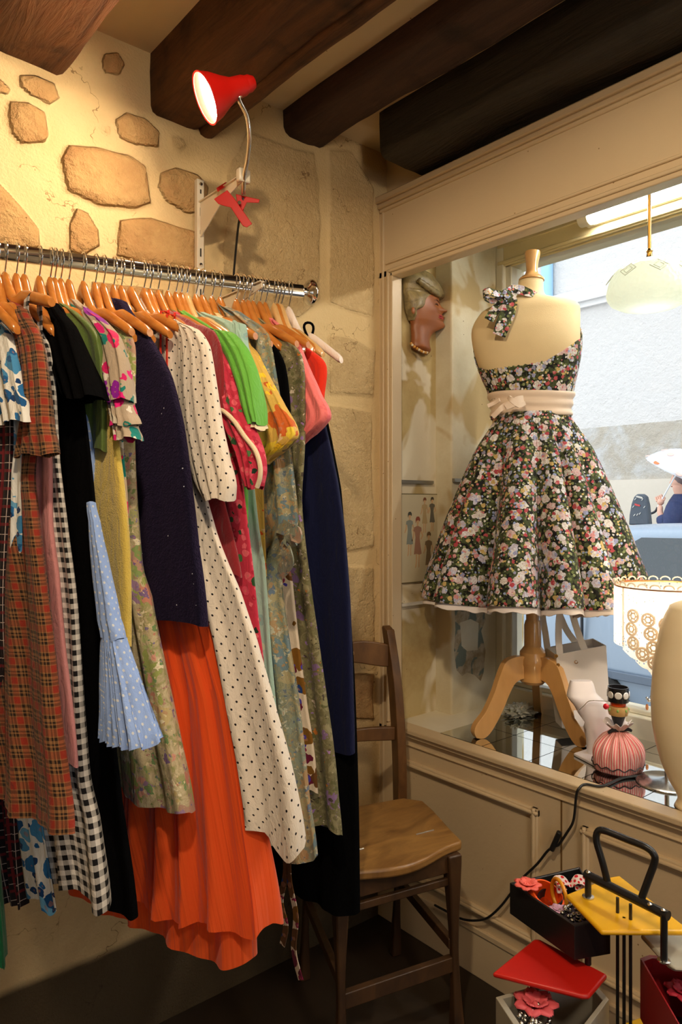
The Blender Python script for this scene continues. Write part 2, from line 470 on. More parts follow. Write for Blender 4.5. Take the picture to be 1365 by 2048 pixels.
struct(mb, 'trim_2', P, bevel=0.0025, smooth=True)
mb = MB()   # nosing of the display ledge
mb.box2((XW-0.020, YE, 0.585), (XW+0.035, YO+0.012, 0.600)); mb.box2((XW-0.012, YE, 0.572), (XW+0.03, YO+0.01, 0.586)); mb.box2((XW-0.005, YE, 0.545), (XW+0.03, YO+0.01, 0.552))
struct(mb, 'trim_3', P, bevel=0.005, smooth=True)
# raised panel mouldings on the apron
def panel_mould(y0, y1, z0, z1, name):
    mb = MB(); w = 0.022
    for (a, b, c, d) in ((y0, y1, z1-w, z1), (y0, y1, z0, z0+w), (y0, y0+w, z0, z1), (y1-w, y1, z0, z1)):
        mb.box2((XW-0.010, a, c), (XW+0.01, b, d))
        mb.box2((XW-0.015, a+(.006 if b-a < .05 else 0), c+(.006 if d-c < .05 else 0)), (XW+0.01, b-(.006 if b-a < .05 else 0), d-(.006 if d-c < .05 else 0)))
    struct(mb, name, P, bevel=0.004, smooth=True)
a = on_x(815, 1560, XW); b = on_x(1080, 1640, XW); c = on_x(1062, 1890, XW)
print('PANEL', a, b, c)
panel_mould(b.y, 1.53, 0.165, 0.505, 'trim_4')
b2 = on_x(1165, 1680, XW)
panel_mould(-0.2, b2.y, 0.165, 0.505, 'trim_5')
g = on_x(1124, 1700, XW)
struct(MB().box2((XW-0.0012, g.y-0.002, 0.13), (XW+0.01, g.y+0.002, 0.545)), 'trim_6', m_plain('joint_shadow_line', srgb(120, 90, 50), .6))

# plaster above the header, niche behind the opening
struct(MB().box2((XW+0.03, -3.1, 2.15), (XW+0.09, YB+0.02, ZC)), 'wall_upper', MAT['ceiling'])
mb = MB(); mb.box2((XW+0.03, 1.575, 0.4), (1.735, 1.66, 2.2)); struct(mb, 'wall_niche', MAT['niche_wall'])
XP = 1.722; YP = 1.508
mb = MB().box2((XP, YP, 0.4), (2.10, 1.66, 2.2)); struct(mb, 'wall_pier', MAT['pier_plaster'], bevel=0.006)
struct(MB().box2((XW+0.03, YE-0.05, 0.0), (2.10, YE, 2.2)), 'wall_far_end', MAT['pier_plaster'])
struct(MB().box2((XW+0.02, YE-0.05, 2.13), (2.10, 1.66, 2.2)), 'ceiling_niche', MAT['beam_black'])
mb = MB().box2((XW+0.02, YE, 0.5), (2.02, 1.66, 0.594)); struct(mb, 'platform', MAT['paint_pale'])
# mirror tiles
t = NT('mirror_tile'); MAT['mirror'] = t.set((0.78, 0.80, 0.78), 0.03, 1.0)
tiles = thing('mirror_tile_sheet', 'mirror tiles with dark joints covering the display ledge', 'mirror tiles', (1.75, 0.5, 0.594))
x0t = 1.545; y1t = 1.40
p0 = on_z(878, 1452, 0.6)
s = 0.150; k = 0
base = MB().box2((x0t-0.002, YE+.01, 0.5945), (2.0, y1t+0.002, 0.5965)).build('backing', m_plain('black_joint', (0.02, 0.02, 0.02), .5), tiles)
mb = MB()
nx = 3
for i in range(nx+1):
    for j in range(20):
        xa = x0t+i*s+0.0012; xb = min(x0t+(i+1)*s-0.0012, 1.999); ya = y1t-j*s-0.0012; yb = max(y1t-(j+1)*s+0.0012, YE+.012)
        if xb-xa < .01 or ya-yb < .01: continue
        mb.box2((xa, yb, 0.5965), (xb, ya, 0.600))
mb.build('tile', MAT['mirror'], tiles, smooth=False)

# shop window: frame and pane
XG = 1.985
mb = MB()
mb.box2((XG-0.05, YE, 0.594), (XG+0.04, 1.508, 0.66)); mb.box2((XG-0.03, YE, 0.66), (XG+0.03, 1.508, 0.675))
mb.box2((XG-0.03, 1.455, 0.6), (XG+0.03, 1.508, 2.15)); mb.box2((XG-0.045, 1.478, 0.6), (XG+0.0, 1.508, 2.15))
w1 = struct(mb, 'window_1', MAT['paint_pale'], bevel=0.004, smooth=True)
tb = MB().box2((XG-0.042, YE, 2.035), (XG-0.03, 1.50, 2.128)); tb.box2((XG-0.048, YE, 2.040), (XG-0.03, 1.50, 2.052)); tb.box2((XG-0.048, YE, 2.095), (XG-0.03, 1.50, 2.108))
tb.box2((XG-0.03, YE, 2.03), (XG+0.05, 1.508, 2.15)); tb.build('transom_board', MAT['lamp_yellow_paint'], w1, bevel=0.003)
t = NT('window_glass'); gl = t.n.new('ShaderNodeBsdfGlossy'); gl.inputs['Roughness'].default_value = 0.0
tr = t.n.new('ShaderNodeBsdfTransparent'); tr.inputs[0].default_value = (0.96, 0.98, 0.98, 1)
fr = t.n.new('ShaderNodeFresnel'); fr.inputs[0].default_value = 1.35; mx = t.n.new('ShaderNodeMixShader')
t.l.new(fr.outputs[0], mx.inputs[0]); t.l.new(tr.outputs[0], mx.inputs[1]); t.l.new(gl.outputs[0], mx.inputs[2]); t.l.new(mx.outputs[0], t.out.inputs[0])
MAT['glass'] = t.m
MB().add([(XG, YE, 0.67), (XG, 1.46, 0.67), (XG, 1.46, 2.035), (XG, YE, 2.035)], [(0, 1, 2, 3)]).build('window_glass', MAT['glass'], w1, smooth=False)
# ------------------------------------------------------------------ fabrics
def stripe(t, x, period, width, off=0.0):      # 1 inside a stripe
    f = t.math('FRACT', t.math('ADD', t.math('DIVIDE', x, period), off+100.0))
    return t.math('LESS_THAN', f, width/period)
def cloth(t, col, rough=0.85, weave=0.0003, wscale=700, spec=0.2, sheen=0.10, wr=0.0040):
    co = t.coord('Object')
    h = t.noise(co, wscale, 2); w = t.noise(t.coord('Object', (1, 1, .35)), 46, 5, 0.6, 1.2)
    t.bump(t.math('ADD', t.math('MULTIPLY', h, weave/ wr), w), wr)
    return t.set(col, rough, spec=spec, Sheen_Weight=sheen)
def m_solid(name, c, rough=0.85, **kw):
    t = NT(name); n = t.noise(t.coord('Object'), 14, 4)
    return cloth(t, t.mix(n, tuple(x*0.9 for x in c), tuple(min(1, x*1.1) for x in c)), rough, **kw)
def m_plaid():
    t = NT('red_tan_tartan'); x, y, z = t.sep(t.coord('UV'))
    tan = srgb(146, 104, 66); red = srgb(142, 36, 26); blk = srgb(26, 16, 14)
    P = 0.030
    def axis(q):
        r = t.math('MAXIMUM', stripe(t, q, P, 0.010), 0.0)
        b = t.math('MAXIMUM', stripe(t, q, P, 0.004, 0.62), t.math('MAXIMUM', stripe(t, q, P, 0.0026, 0.42), stripe(t, q, P, 0.0045, 0.20)))
        return r, b
    rx, bx = axis(x); ry, by = axis(y)
    c = t.mix(t.math('MULTIPLY', t.math('ADD', rx, ry), 0.46), tan, red)
    c = t.mix(t.math('MULTIPLY', t.math('ADD', bx, by), 0.48), c, blk)
    return cloth(t, c)
def m_gingham(name, a, b, p=0.016):
    t = NT(name); x, y, z = t.sep(t.coord('UV'))
    f = t.math('MULTIPLY', t.math('ADD', stripe(t, x, p, p/2), stripe(t, y, p, p/2)), 0.5)
    return cloth(t, t.mix(f, a, b))
def m_check(name, base, l1, l2, p=0.03):
    t = NT(name); x, y, z = t.sep(t.coord('UV'))
    c = t.mix(t.math('MAXIMUM', stripe(t, x, p, 0.0012), stripe(t, y, p, 0.0012)), base, l1)
    c = t.mix(t.math('MULTIPLY', t.math('MAXIMUM', stripe(t, x, p, 0.005, .5), stripe(t, y, p, 0.005, .5)), .7), c, l2)
    return cloth(t, c)
def m_dots(name, bg, fg, p=0.021, r=0.0019, var=0.0):
    t = NT(name); x, y, z = t.sep(t.coord('UV'))
    def grid(ox, oy):
        fx = t.math('SUBTRACT', t.math('FRACT', t.math('ADD', t.math('DIVIDE', x, p), 100+ox)), 0.5)
        fy = t.math('SUBTRACT', t.math('FRACT', t.math('ADD', t.math('DIVIDE', y, p), 100+oy)), 0.5)
        d = t.math('SQRT', t.math('ADD', t.math('MULTIPLY', fx, fx), t.math('MULTIPLY', fy, fy)))
        return t.math('LESS_THAN', d, r/p)
    f = t.math('MAXIMUM', grid(0, 0), grid(.5, .5))
    return cloth(t, t.mix(f, bg, fg))
def m_floral(name, bg, layers, rough=0.8, dist=0.25, kind='UV', spec=.2, mottle=None, msc=40):
    """layers: (scale per metre, radius 0..1, [colours], presence 0..1, offset)"""
    t = NT(name); c = bg
    if mottle:
        c = t.ramp(t.noise(t.coord(kind), msc, 4, .7, 1.0), [(.30+.40*k/len(mottle), q) for k, q in enumerate(mottle)])
    for i, (sc, rad, cols, pres, off) in enumerate(layers):
        co = t.coord(kind, (1, 1, 1), loc=(off, off*1.7, off*.3))
        nz = t.n.new('ShaderNodeTexNoise'); nz.inputs['Scale'].default_value = sc*1.6; nz.inputs['Detail'].default_value = 2; t.l.new(co, nz.inputs['Vector'])
        vm = t.n.new('ShaderNodeVectorMath'); vm.operation = 'MULTIPLY_ADD'
        t.l.new(nz.outputs['Color'], vm.inputs[0]); vm.inputs[1].default_value = (dist/sc*2,)*3; t.l.new(co, vm.inputs[2])
        v = t.voro(vm.outputs[0], sc, out=None)
        s = t.sep(v.outputs['Color'])
        inside = t.math('LESS_THAN', v.outputs['Distance'], t.math('MULTIPLY', t.math('ADD', t.math('MULTIPLY', s[1], .5), .6), rad))
        keep = t.math('LESS_THAN', s[2], pres)
        n = len(cols)
        cc = t.ramp(s[0], [(k/n, q) for k, q in enumerate(cols)], 'CONSTANT') if n > 1 else cols[0]
        # petal shading baked into the print: darker heart, paler rim
        heart = t.math('LESS_THAN', v.outputs['Distance'], rad*0.28)
        if n > 1:
            cc = t.mix(t.math('MULTIPLY', heart, 0.5), cc, (0.45, 0.2, 0.12))
        c = t.mix(t.math('MULTIPLY', inside, keep), c, cc)
    return cloth(t, c, rough, spec=spec)
BK = srgb(22, 20, 20)
FAB = dict(
    green_dark=m_solid('dark_green_cloth', srgb(10, 92, 56)),
    darkcheck=m_check('black_cloth_fine_red_check', srgb(30, 22, 24), srgb(190, 170, 160), srgb(120, 30, 36)),
    bluefloral=m_floral('white_cloth_blue_blossoms', srgb(226, 226, 220), [(30, .58, [srgb(40, 110, 170), srgb(70, 140, 190), srgb(24, 84, 140), srgb(104, 168, 208)], .8, 0), (60, .4, [srgb(30, 94, 150), srgb(18, 60, 110)], .35, 3)]),
    plaid=m_plaid(),
    pink=m_solid('dusty_pink_cloth', srgb(196, 132, 132)),
    gingham=m_gingham('black_white_gingham', srgb(226, 220, 212), srgb(20, 18, 20), 0.0165),
    black=m_solid('black_cloth', (.0028, .0028, .0032), rough=1.0, sheen=0, spec=.02),
    olive=m_solid('olive_satin', srgb(84, 104, 48), 0.45),
    lightblue=m_dots('pale_blue_cloth_cream_spots', srgb(136, 162, 212), srgb(192, 196, 200), 0.016, 0.0019),
    yellow=m_solid('mustard_yellow_knit', srgb(204, 176, 80), 0.95, weave=.0012, wscale=420, sheen=.4),
    magenta=m_floral('taupe_cloth_magenta_leaves', srgb(168, 150, 128), [(26, .52, [srgb(206, 20, 110), srgb(128, 20, 140), srgb(20, 120, 112), srgb(206, 30, 92), srgb(190, 180, 160)], .72, 1), (52, .42, [srgb(16, 110, 100), srgb(216, 206, 190), srgb(190, 16, 90)], .5, 5)], dist=.5),
    paisley=m_floral('beige_cloth_paisley', srgb(188, 174, 140), [(17, .56, [srgb(150, 160, 90), srgb(190, 170, 120), srgb(176, 140, 120), srgb(168, 176, 120)], .8, 0), (24, .36, [srgb(204, 180, 150), srgb(150, 120, 150), srgb(190, 130, 110), srgb(130, 150, 90)], .85, 2), (58, .40, [srgb(120, 96, 140), srgb(206, 150, 130), srgb(110, 140, 90), srgb(222, 212, 180)], .7, 4), (130, .40, [srgb(130, 140, 84), srgb(160, 110, 110), srgb(120, 110, 150), srgb(214, 200, 160)], .5, 6)], dist=.8, mottle=[srgb(170, 158, 116), srgb(196, 184, 148), srgb(182, 166, 132), srgb(150, 150, 100)]),
    navyfuzz=None, orange=None,
    polka=m_dots('white_cloth_black_pin_dots', srgb(226, 214, 198), srgb(20, 16, 20), 0.0235, 0.0019),
    darkred=m_solid('dark_red_velvet', srgb(132, 16, 26), 0.7, sheen=.6),
    pinkfloral=m_floral('rose_red_cloth_green_sprigs', srgb(184, 44, 66), [(70, .5, [srgb(214, 92, 104), srgb(160, 24, 48), srgb(206, 70, 92)], .6, 1), (48, .40, [srgb(34, 70, 36), srgb(70, 110, 60), srgb(20, 46, 28)], .62, 2)]),
    green=m_solid('apple_green_satin', srgb(98, 168, 58), 0.5),
    teal=m_floral('pale_teal_cotton_faint_print', srgb(156, 186, 172), [(36, .4, [srgb(186, 196, 170), srgb(136, 170, 164)], .5, 1)]),
    cream=m_solid('cream_cotton', srgb(226, 206, 172)),
    yellowfloral=m_floral('yellow_scarf_print', srgb(206, 166, 76), [(16, .5, [srgb(214, 180, 96), srgb(196, 92, 30), srgb(226, 196, 60), srgb(150, 140, 60)], .9, 1), (30, .38, [srgb(206, 80, 24), srgb(240, 196, 40), srgb(120, 100, 50), srgb(222, 190, 140)], .8, 3)], rough=.5, dist=.9),
    wrap=m_floral('grey_green_watercolour_print', srgb(138, 136, 104), [(26, .6, [srgb(128, 136, 118), srgb(158, 146, 108), srgb(100, 122, 128), srgb(164, 132, 92)], .8, 1), (54, .42, [srgb(92, 110, 130), srgb(170, 140, 96), srgb(176, 172, 150)], .55, 3), (120, .42, [srgb(80, 96, 110), srgb(150, 120, 80), srgb(180, 176, 150)], .4, 7)], rough=.45, dist=.9, spec=.4, mottle=[srgb(96, 102, 84), srgb(144, 140, 106), srgb(112, 120, 108), srgb(160, 146, 108)]),
    brownprint=m_floral('white_cloth_brown_purple_medallions', srgb(214, 196, 172), [(26, .62, [srgb(96, 60, 24), srgb(120, 80, 20), srgb(100, 20, 50)], .8, 1), (52, .36, [srgb(70, 60, 160), srgb(140, 20, 70), srgb(30, 60, 120)], .8, 3)]),
    olivefloral=m_floral('olive_cloth_lilac_sprays', srgb(112, 106, 72), [(150, .4, [srgb(70, 64, 40), srgb(150, 144, 110), srgb(130, 100, 140)], .4, 8), (30, .5, [srgb(126, 98, 136), srgb(92, 92, 56), srgb(134, 128, 92)], .6, 2), (80, .42, [srgb(150, 116, 176), srgb(190, 110, 40), srgb(196, 180, 160), srgb(70, 60, 50)], .4, 4)], dist=.8, mottle=[srgb(84, 80, 52), srgb(116, 112, 76), srgb(104, 96, 66), srgb(140, 132, 98)]),
    blouse=m_floral('coral_pink_satin', srgb(232, 118, 116), [(18, .5, [srgb(236, 136, 128), srgb(226, 106, 110), srgb(238, 160, 130)], .5, 2)], rough=.45, dist=.9),
    navy=m_solid('navy_blue_cloth', srgb(8, 15, 52), 0.8, sheen=.05),
    red=m_solid('bright_red_cloth', srgb(226, 54, 30)),
    white=m_solid('off_white_satin', srgb(232, 214, 200), .4),
    pinksatin=m_solid('pale_pink_satin', srgb(238, 176, 168), .35),
)
t = NT('navy_mohair_knit'); co = t.coord('Object'); n = t.noise(co, 260, 4, .7); n2 = t.noise(co, 60, 4, .7)
c = t.mix(n2, srgb(3, 4, 12), srgb(20, 17, 40)); sq = t.voro(co, 70, out=None)
sp = t.math('LESS_THAN', sq.outputs['Distance'], 0.085); sp = t.math('MULTIPLY', sp, t.math('LESS_THAN', t.sep(sq.outputs['Color'])[0], .35))
c = t.mix(sp, c, (0.8, 0.8, 0.9)); t.bump(t.math('ADD', n, n2), 0.006)
FAB['navyfuzz'] = t.set(c, t.math('SUBTRACT', 1.0, t.math('MULTIPLY', sp, .8)), spec=.1, Sheen_Weight=0.25, Sheen_Tint=(0.3, 0.2, 0.5, 1))
t = NT('orange_tulle'); co = t.coord('Object'); n = t.noise(co, 8, 4)
x, y, z = t.sep(t.coord('UV')); st = t.noise(t.coord('UV', (60, 1.5, 1)), 1.0, 3)
t.bump(st, 0.007)
t.set(t.mix(st, srgb(240, 78, 22), srgb(255, 112, 48)), 0.8, spec=.15, Sheen_Weight=.3)
trl = t.n.new('ShaderNodeBsdfTranslucent'); trl.inputs[0].default_value = (*srgb(255, 104, 36), 1); mx = t.n.new('ShaderNodeMixShader'); mx.inputs[0].default_value = .35
t.l.new(t.b.outputs[0], mx.inputs[1]); t.l.new(trl.outputs[0], mx.inputs[2]); t.l.new(mx.outputs[0], t.out.inputs[0])
FAB['orange'] = t.m

# ------------------------------------------------------------------ clothes rail
RL = at(0, 503, 1.27); RR = at(605, 583, 1.69)
RD = (RR-RL).normalized()
rail0 = RL-RD*0.55
rail = thing('clothes_rail', 'chrome clothes rail with a round end knob, carrying the hangers', 'clothes rail', tuple((rail0+RR)/2))
up = Vector((0, 0, 1)); side = RD.cross(up).normalized(); upp = side.cross(RD)
def oval(c, a, b, n=20):
    return [c+upp*(b*max(-.86, min(.86, math.sin(2*math.pi*j/n)))/.86)+side*(a*math.cos(2*math.pi*j/n)) for j in range(n)]
MB().rings([oval(rail0, .0085, .0145), oval(RR, .0085, .0145)], caps=True).build('bar', MAT['chrome'], rail, angle=30)
q = RD.to_track_quat('Z', 'X').to_matrix()
MB().lathe(RR, [(0.0001, -.001), (.010, -.001), (.010, .012), (.013, .014), (.020, .017), (.029, .021), (.030, .024), (.026, .029), (.014, .033), (.0001, .034)], 32, m=q).build('end_knob', MAT['chrome'], rail, angle=50)

# shelf upright with its bracket, holding the lamp clamp
WMET = m_plain('white_enamelled_steel', srgb(226, 214, 190), .35)
DK = m_plain('dark_slot', (0.02, 0.015, 0.01), .6)
ux = on_y(396, 450, YB-0.02).x
zt = on_y(394, 362, YB-.02).z
stand = thing('shelf_upright', 'white slotted steel upright with brackets fixed to the stone wall', 'shelf bracket', (ux, YB-0.024, 1.52))
MB().box2((ux-0.0095, YB-0.034, 1.50), (ux+0.0095, YB-0.020, zt)).build('post', WMET, stand, bevel=.001)
mb = MB()
for k in range(11):
    zz = zt-0.03-k*0.05
    mb.box2((ux-0.0018, YB-0.0349, zz-(.010 if k % 2 else .005)), (ux+0.0018, YB-0.0335, zz+(.010 if k % 2 else .005)))
mb.build('slot', DK, stand, smooth=False, kind='stuff')
for sc_ in (zt-.012, zt-.21, zt-.42):
    MB().lathe((ux, YB-.0345, sc_), [(.0001, .003), (.004, .0025), (.005, 0)], 14, m=Matrix.Rotation(math.pi/2, 3, 'X')).build('screw', MAT['chrome'], stand)
def bracket(z0, ln, name='bracket', par=None):
    y0 = YB-0.034; x = ux
    pts = [(x-.0015, y0, z0), (x-.0015, y0-ln, z0+.0), (x-.0015, y0-ln, z0-.012), (x-.0015, y0-ln*.5, z0-.035), (x-.0015, y0, z0-.085)]
    MB().prism(pts, (.003, 0, 0)).build(name, WMET, par, bevel=.0006, smooth=False)
    MB().box2((x-.006, y0-ln, z0), (x+.006, y0, z0+.0025)).build('bracket_lip', WMET, par)
tip = on_x(485, 352, ux)
bracket(tip.z, YB-0.034-tip.y, par=stand)
bracket(1.735, 0.27, par=stand)
# the clip at the bracket's nose
MB().box((ux, tip.y-.004, tip.z-.002), (.030, .018, .030)).build('bracket_nose_clip', WMET, stand, bevel=.004)

# clamp lamp
RED = m_plain('red_enamel', srgb(196, 34, 22), .28, coat=0) if False else m_plain('red_enamel', srgb(190, 22, 14), .38, spec=.3)
LP = Vector((.727, 1.283, 2.065)); LN = Vector((-.83, .307, -.465)).normalized()
LP = at(412, 196, 1.45)
gx = at(488, 365, 1.63); cg = Vector((ux+.012, tip.y+.05, tip.z-.05))
lamp = thing('clamp_lamp', 'lit red clamp spotlight on a chrome gooseneck, gripping the shelf bracket', 'lamp', tuple(gx))
mq = LN.to_track_quat('Z', 'Y').to_matrix()
rim = 0.049
prof_out = [(0.016, -.095), (.020, -.085), (.022, -.06), (.030, -.042), (.043, -.018), (rim, 0)]
mb = MB().lathe(LP, prof_out, 40, m=mq, cap=False).lathe(LP, [(rim-.001, 0), (.041, -.018), (.028, -.040), (.018, -.055)][::-1], 40, m=mq, cap=False)
mb.lathe(LP, [(rim, 0), (rim+.0015, .001), (rim+.001, .003), (rim-.002, .002), (rim-.001, 0)], 40, m=mq, cap=False)
t = NT('red_reflector'); geo = t.n.new('ShaderNodeNewGeometry')
mb.build('reflector', RED, lamp)
MB().lathe(LP, [(0.0001, -.112), (.012, -.110), (.017, -.100), (.017, -.09)], 24, m=mq).build('back_cap', RED, lamp)
bl = m_emit('lit_bulb', (1.0, 0.82, 0.58), 270.0)
MB().lathe(LP, [(.0001, -.003), (.020, -.004), (.034, -.008), (.040, -.014), (.030, -.028), (.016, -.045), (.0001, -.048)][::-1], 32, m=mq).build('bulb', bl, lamp)
neck0 = LP-LN*.088+Vector((.006, 0, -.012))
gpts = smooth_path([neck0, at(478, 195, 1.47), at(494, 232, 1.50), at(499, 275, 1.54), at(495, 320, 1.59), at(489, 350, 1.62), at(487, 388, 1.66)], 10)
n = len(gpts)
MB().tube(gpts, [.0048+.0004*(i % 2) for i in range(n)], 12).build('gooseneck', MAT['chrome'], lamp)
c0 = at(487, 393, 1.66)
def plate(pts, d, dep, name, m=RED, th=.004):
    P = [at(u, v, d) for u, v in pts]; nrm = ray(pts[0][0], pts[0][1]).normalized()
    MB().prism(P, nrm*dep).build(name, m, lamp, bevel=.0012)
plate([(428, 398), (455, 380), (470, 398), (505, 448), (494, 455), (486, 452), (462, 415), (449, 412), (437, 408)], 1.655, .016, 'jaw')
plate([(433, 376), (452, 364), (458, 368), (436, 384)], 1.69, .010, 'jaw_pad')
plate([(472, 388), (484, 391), (520, 399), (518, 406), (494, 405), (486, 422), (478, 418), (474, 402)], 1.67, .014, 'jaw')
MB().tube([at(479, 405, 1.655), at(482, 407, 1.69)], .004, 12).build('pivot_pin', MAT['chrome'], lamp)
cablem = m_plain('black_rubber_cable', (0.012, 0.012, 0.012), .45)
cp = smooth_path([at(486, 395, 1.67), at(487, 412, 1.68), at(478, 445, 1.72), at(472, 500, 1.78), at(468, 548, 1.82), at(466, 590, 1.83), at(463, 640, 1.835)], 8)
MB().tube(cp, .0028, 8).build('cable', cablem, lamp)

# ------------------------------------------------------------------ hangers
WOODH = m_wood('varnished_beech_hanger', srgb(178, 104, 40), srgb(208, 136, 62), .22, (1, .3, 1), 20, .0001, .6)
PALEH = m_wood('pale_beech_hanger', srgb(206, 160, 96), srgb(226, 184, 124), .3, (1, .3, 1), 20, .0001, .4)
def rail_neck(u, drop=0.062):
    """point under the rail whose picture column is u"""
    lo, hi = -0.6, 1.1
    for _ in range(50):
        m = (lo+hi)/2; p = RL+(RR-RL)*m
        lat = p.x*CA-p.y*SA; dep = p.x*SA+p.y*CA
        if U0+F*lat/dep < u: lo = m
        else: hi = m
    p = RL+(RR-RL)*lo
    return Vector((p.x, p.y, p.z-drop)), p
def make_hanger(u, psi, label, mat=None, half=0.185, drop=0.062, slope=0.062, group='wooden hangers on the clothes rail', cat='hanger', name='wooden_hanger'):
    N, R = rail_neck(u, drop)
    e = Vector((math.sin(psi), -math.cos(psi), 0)); nrm = Vector((math.cos(psi), math.sin(psi), 0))
    root = thing(name, label, cat, tuple(N), group)
    # wooden bow: near arm, neck, far arm
    rings = []; K = 40
    for i in range(K+1):
        q = -1+2*i/K; a = abs(q)
        s = q*half
        zc = -0.010-slope*(a**1.15)-0.014*math.exp(-((a-.30)/.13)**2)+.020*math.exp(-(a/.13)**2)
        h = 0.0130+0.006*math.exp(-(a/.2)**2)-0.003*a
        w = 0.0082-0.002*a+0.003*max(0, (a-.6)/.4)**1.5
        if a > .95: h *= .75; w *= .75
        fw = 0.020*a*a        # the bow curves forward
        c = N+e*s+Vector((0, 0, zc))+nrm*fw
        rings.append([c+nrm*(w*math.cos(2*math.pi*j/12))+Vector((0, 0, h*math.sin(2*math.pi*j/12))) for j in range(12)])
    MB().rings(rings, caps=True).build('bow', mat or WOODH, root)
    # hook over the rail, turned to lie across it
    hp = []
    cz = R.z; r = 0.0185
    for k in range(15):
        a = math.radians(-60+k*(250/14))
        hp.append(R+side*(math.cos(a)*r*.85)+Vector((0, 0, math.sin(a)*r+0.0005)))
    hp = hp[::-1]
    pts = [N+Vector((0, 0, .014)), N+Vector((0, 0, .030)), N+Vector((0, 0, .036))-side*.0]+[]
    start = hp[-1] if (hp[-1]-N).length < (hp[0]-N).length else hp[0]
    path = hp if start == hp[0] else hp[::-1]
    MB().tube(smooth_path([N+Vector((0, 0, .010)), N+Vector((0, 0, .026))]+[path[1]]+path[3::2], 4), .00155, 8).build('hook', MAT['chrome'], root)
    return root, N, e, nrm

# ------------------------------------------------------------------ garments
def inv(N, e, nrm, u, v, off=0.0):
    H = N+nrm*off; r = (u-U0)/F
    lat = lambda p: p.x*CA-p.y*SA
    dep = lambda p: p.x*SA+p.y*CA
    s = (r*dep(H)-lat(H))/(lat(e)-r*dep(e))
    d = dep(H+e*s)
    return s, HC+(V0-v)/F*d
def slab(name, mat, parent, fr, near, far=None, t0=.008, t1=.014, nf=5, a0=.001, a1=.006, lean=(0, 0), seed=0, hem=.004, nz=70, n=96, far_max=.2, far_k=1.0, tp=1.0, cap_top=True, round_pow=.55, lp=1, tmid=None, **kw):
    N, e, nrm = fr
    vs0, vs1 = near[0][1], near[-1][1]
    def offv(v): return lean[0]+(lean[1]-lean[0])*max(0, min(1, (v-vs0)/(vs1-vs0)))**lp
    def tab(poly):
        L = [inv(N, e, nrm, u, v, offv(v)) for u, v in poly]
        L.sort(key=lambda q: -q[1]); return [-q[1] for q in L], [q[0] for q in L]
    zn, sn = tab(near)
    if far is not None: zf, sf = tab(far)
    z0, z1 = -zn[0], -zn[-1]
    rnd = random.Random(seed+17); ph = [rnd.uniform(0, 6.28) for _ in range(8)]
    rings = []; uvs = []
    for i in range(nz+1):
        f = (i/nz); f = f**1.15; z = z0+(z1-z0)*f
        a = sinterp(-z, zn, sn)
        b = sinterp(-z, zf, sf) if far is not None else -min(a*far_k, far_max)
        if far is None:
            wl = (1.585-N.y)/abs(e.y)*-1; b = max(b, wl)
        if b > a-.004: b = a-.004
        sc = (a+b)/2; R = (a-b)/2
        th = t0+(t1-t0)*f**tp
        if tmid: th = interp(f, *zip(*tmid))
        th = min(th, R*.9+.002)
        A = a0+(a1-a0)*f
        off = lean[0]+(lean[1]-lean[0])*f**lp
        ring = []; uv = []; pp = None; acc = 0
        for j in range(n+1):
            an = -math.pi+2*math.pi*j/n
            cs, sn_ = math.cos(an), math.sin(an)
            s = sc+R*cs; w = -th*math.copysign(abs(sn_)**round_pow, sn_)
            q = cs
            fold = math.sin(math.pi*nf*q*(1 if sn_ < 0 else 1.13)+ph[0]+.5*math.sin(f*3+ph[1]))+.45*math.sin(math.pi*nf*2.3*q+ph[2]+f*1.3)
            edge = min(1, abs(sn_)*2.2)
            w += A*fold*(.35+.65*edge)
            s += A*.8*math.sin(nf*an*1.0+ph[3]+f*2)*(1 if cs > 0 else .3)
            zz = z
            if f > .9: zz += hem*math.sin(nf*an*1.0+ph[4])*((f-.9)/.1)
            p = N+e*s+nrm*(w+off); p.z = zz
            ring.append(p)
            if pp is not None: acc += (p-pp).length
            pp = p; uv.append([acc, z])
        mid = uv[n//2][0]
        for q_ in uv: q_[0] -= mid
        rings.append(ring); uvs.append(uv)
    mb = MB()
    if cap_top:
        top = rings[0]; c = sum(top, Vector())/len(top)
        rings.insert(0, [c+(p-c)*.3+Vector((0, 0, .002)) for p in top]); uvs.insert(0, uvs[0])
    mb.rings(rings, closed=False, uvs=uvs)
    return mb.build(name, mat, parent, angle=180, **kw)

def ribbon(name, mat, parent, pts, wd, w, th=.0016, per=6, **kw):
    P_ = smooth_path(pts, per) if per > 1 else [Vector(p) for p in pts]
    k = len(P_); ws = [w]*k if not hasattr(w, '__len__') else [interp(i/(k-1), np.linspace(0, 1, len(w)), w) for i in range(k)]
    rings = []; uvs = []; acc = 0
    for i, p in enumerate(P_):
        tdir = (P_[min(i+1, k-1)]-P_[max(i-1, 0)]).normalized()
        d = wd[min(int(i/max(1, k-1)*(len(wd)-1)+.5), len(wd)-1)] if isinstance(wd, list) else wd
        d = (Vector(d)-tdir*tdir.dot(Vector(d))).normalized(); nn = tdir.cross(d)
        if i: acc += (p-P_[i-1]).length
        h = ws[i]/2
        loop = [(-h, -th/2), (-h*.33, -th/2), (h*.33, -th/2), (h, -th/2), (h, th/2), (h*.33, th/2), (-h*.33, th/2), (-h, th/2)]
        rings.append([p+d*a+nn*b for a, b in loop]); uvs.append([(a, acc) for a, b in loop])
    return MB().rings(rings, caps=True, uvs=uvs).build(name, mat, parent, angle=60, **kw)

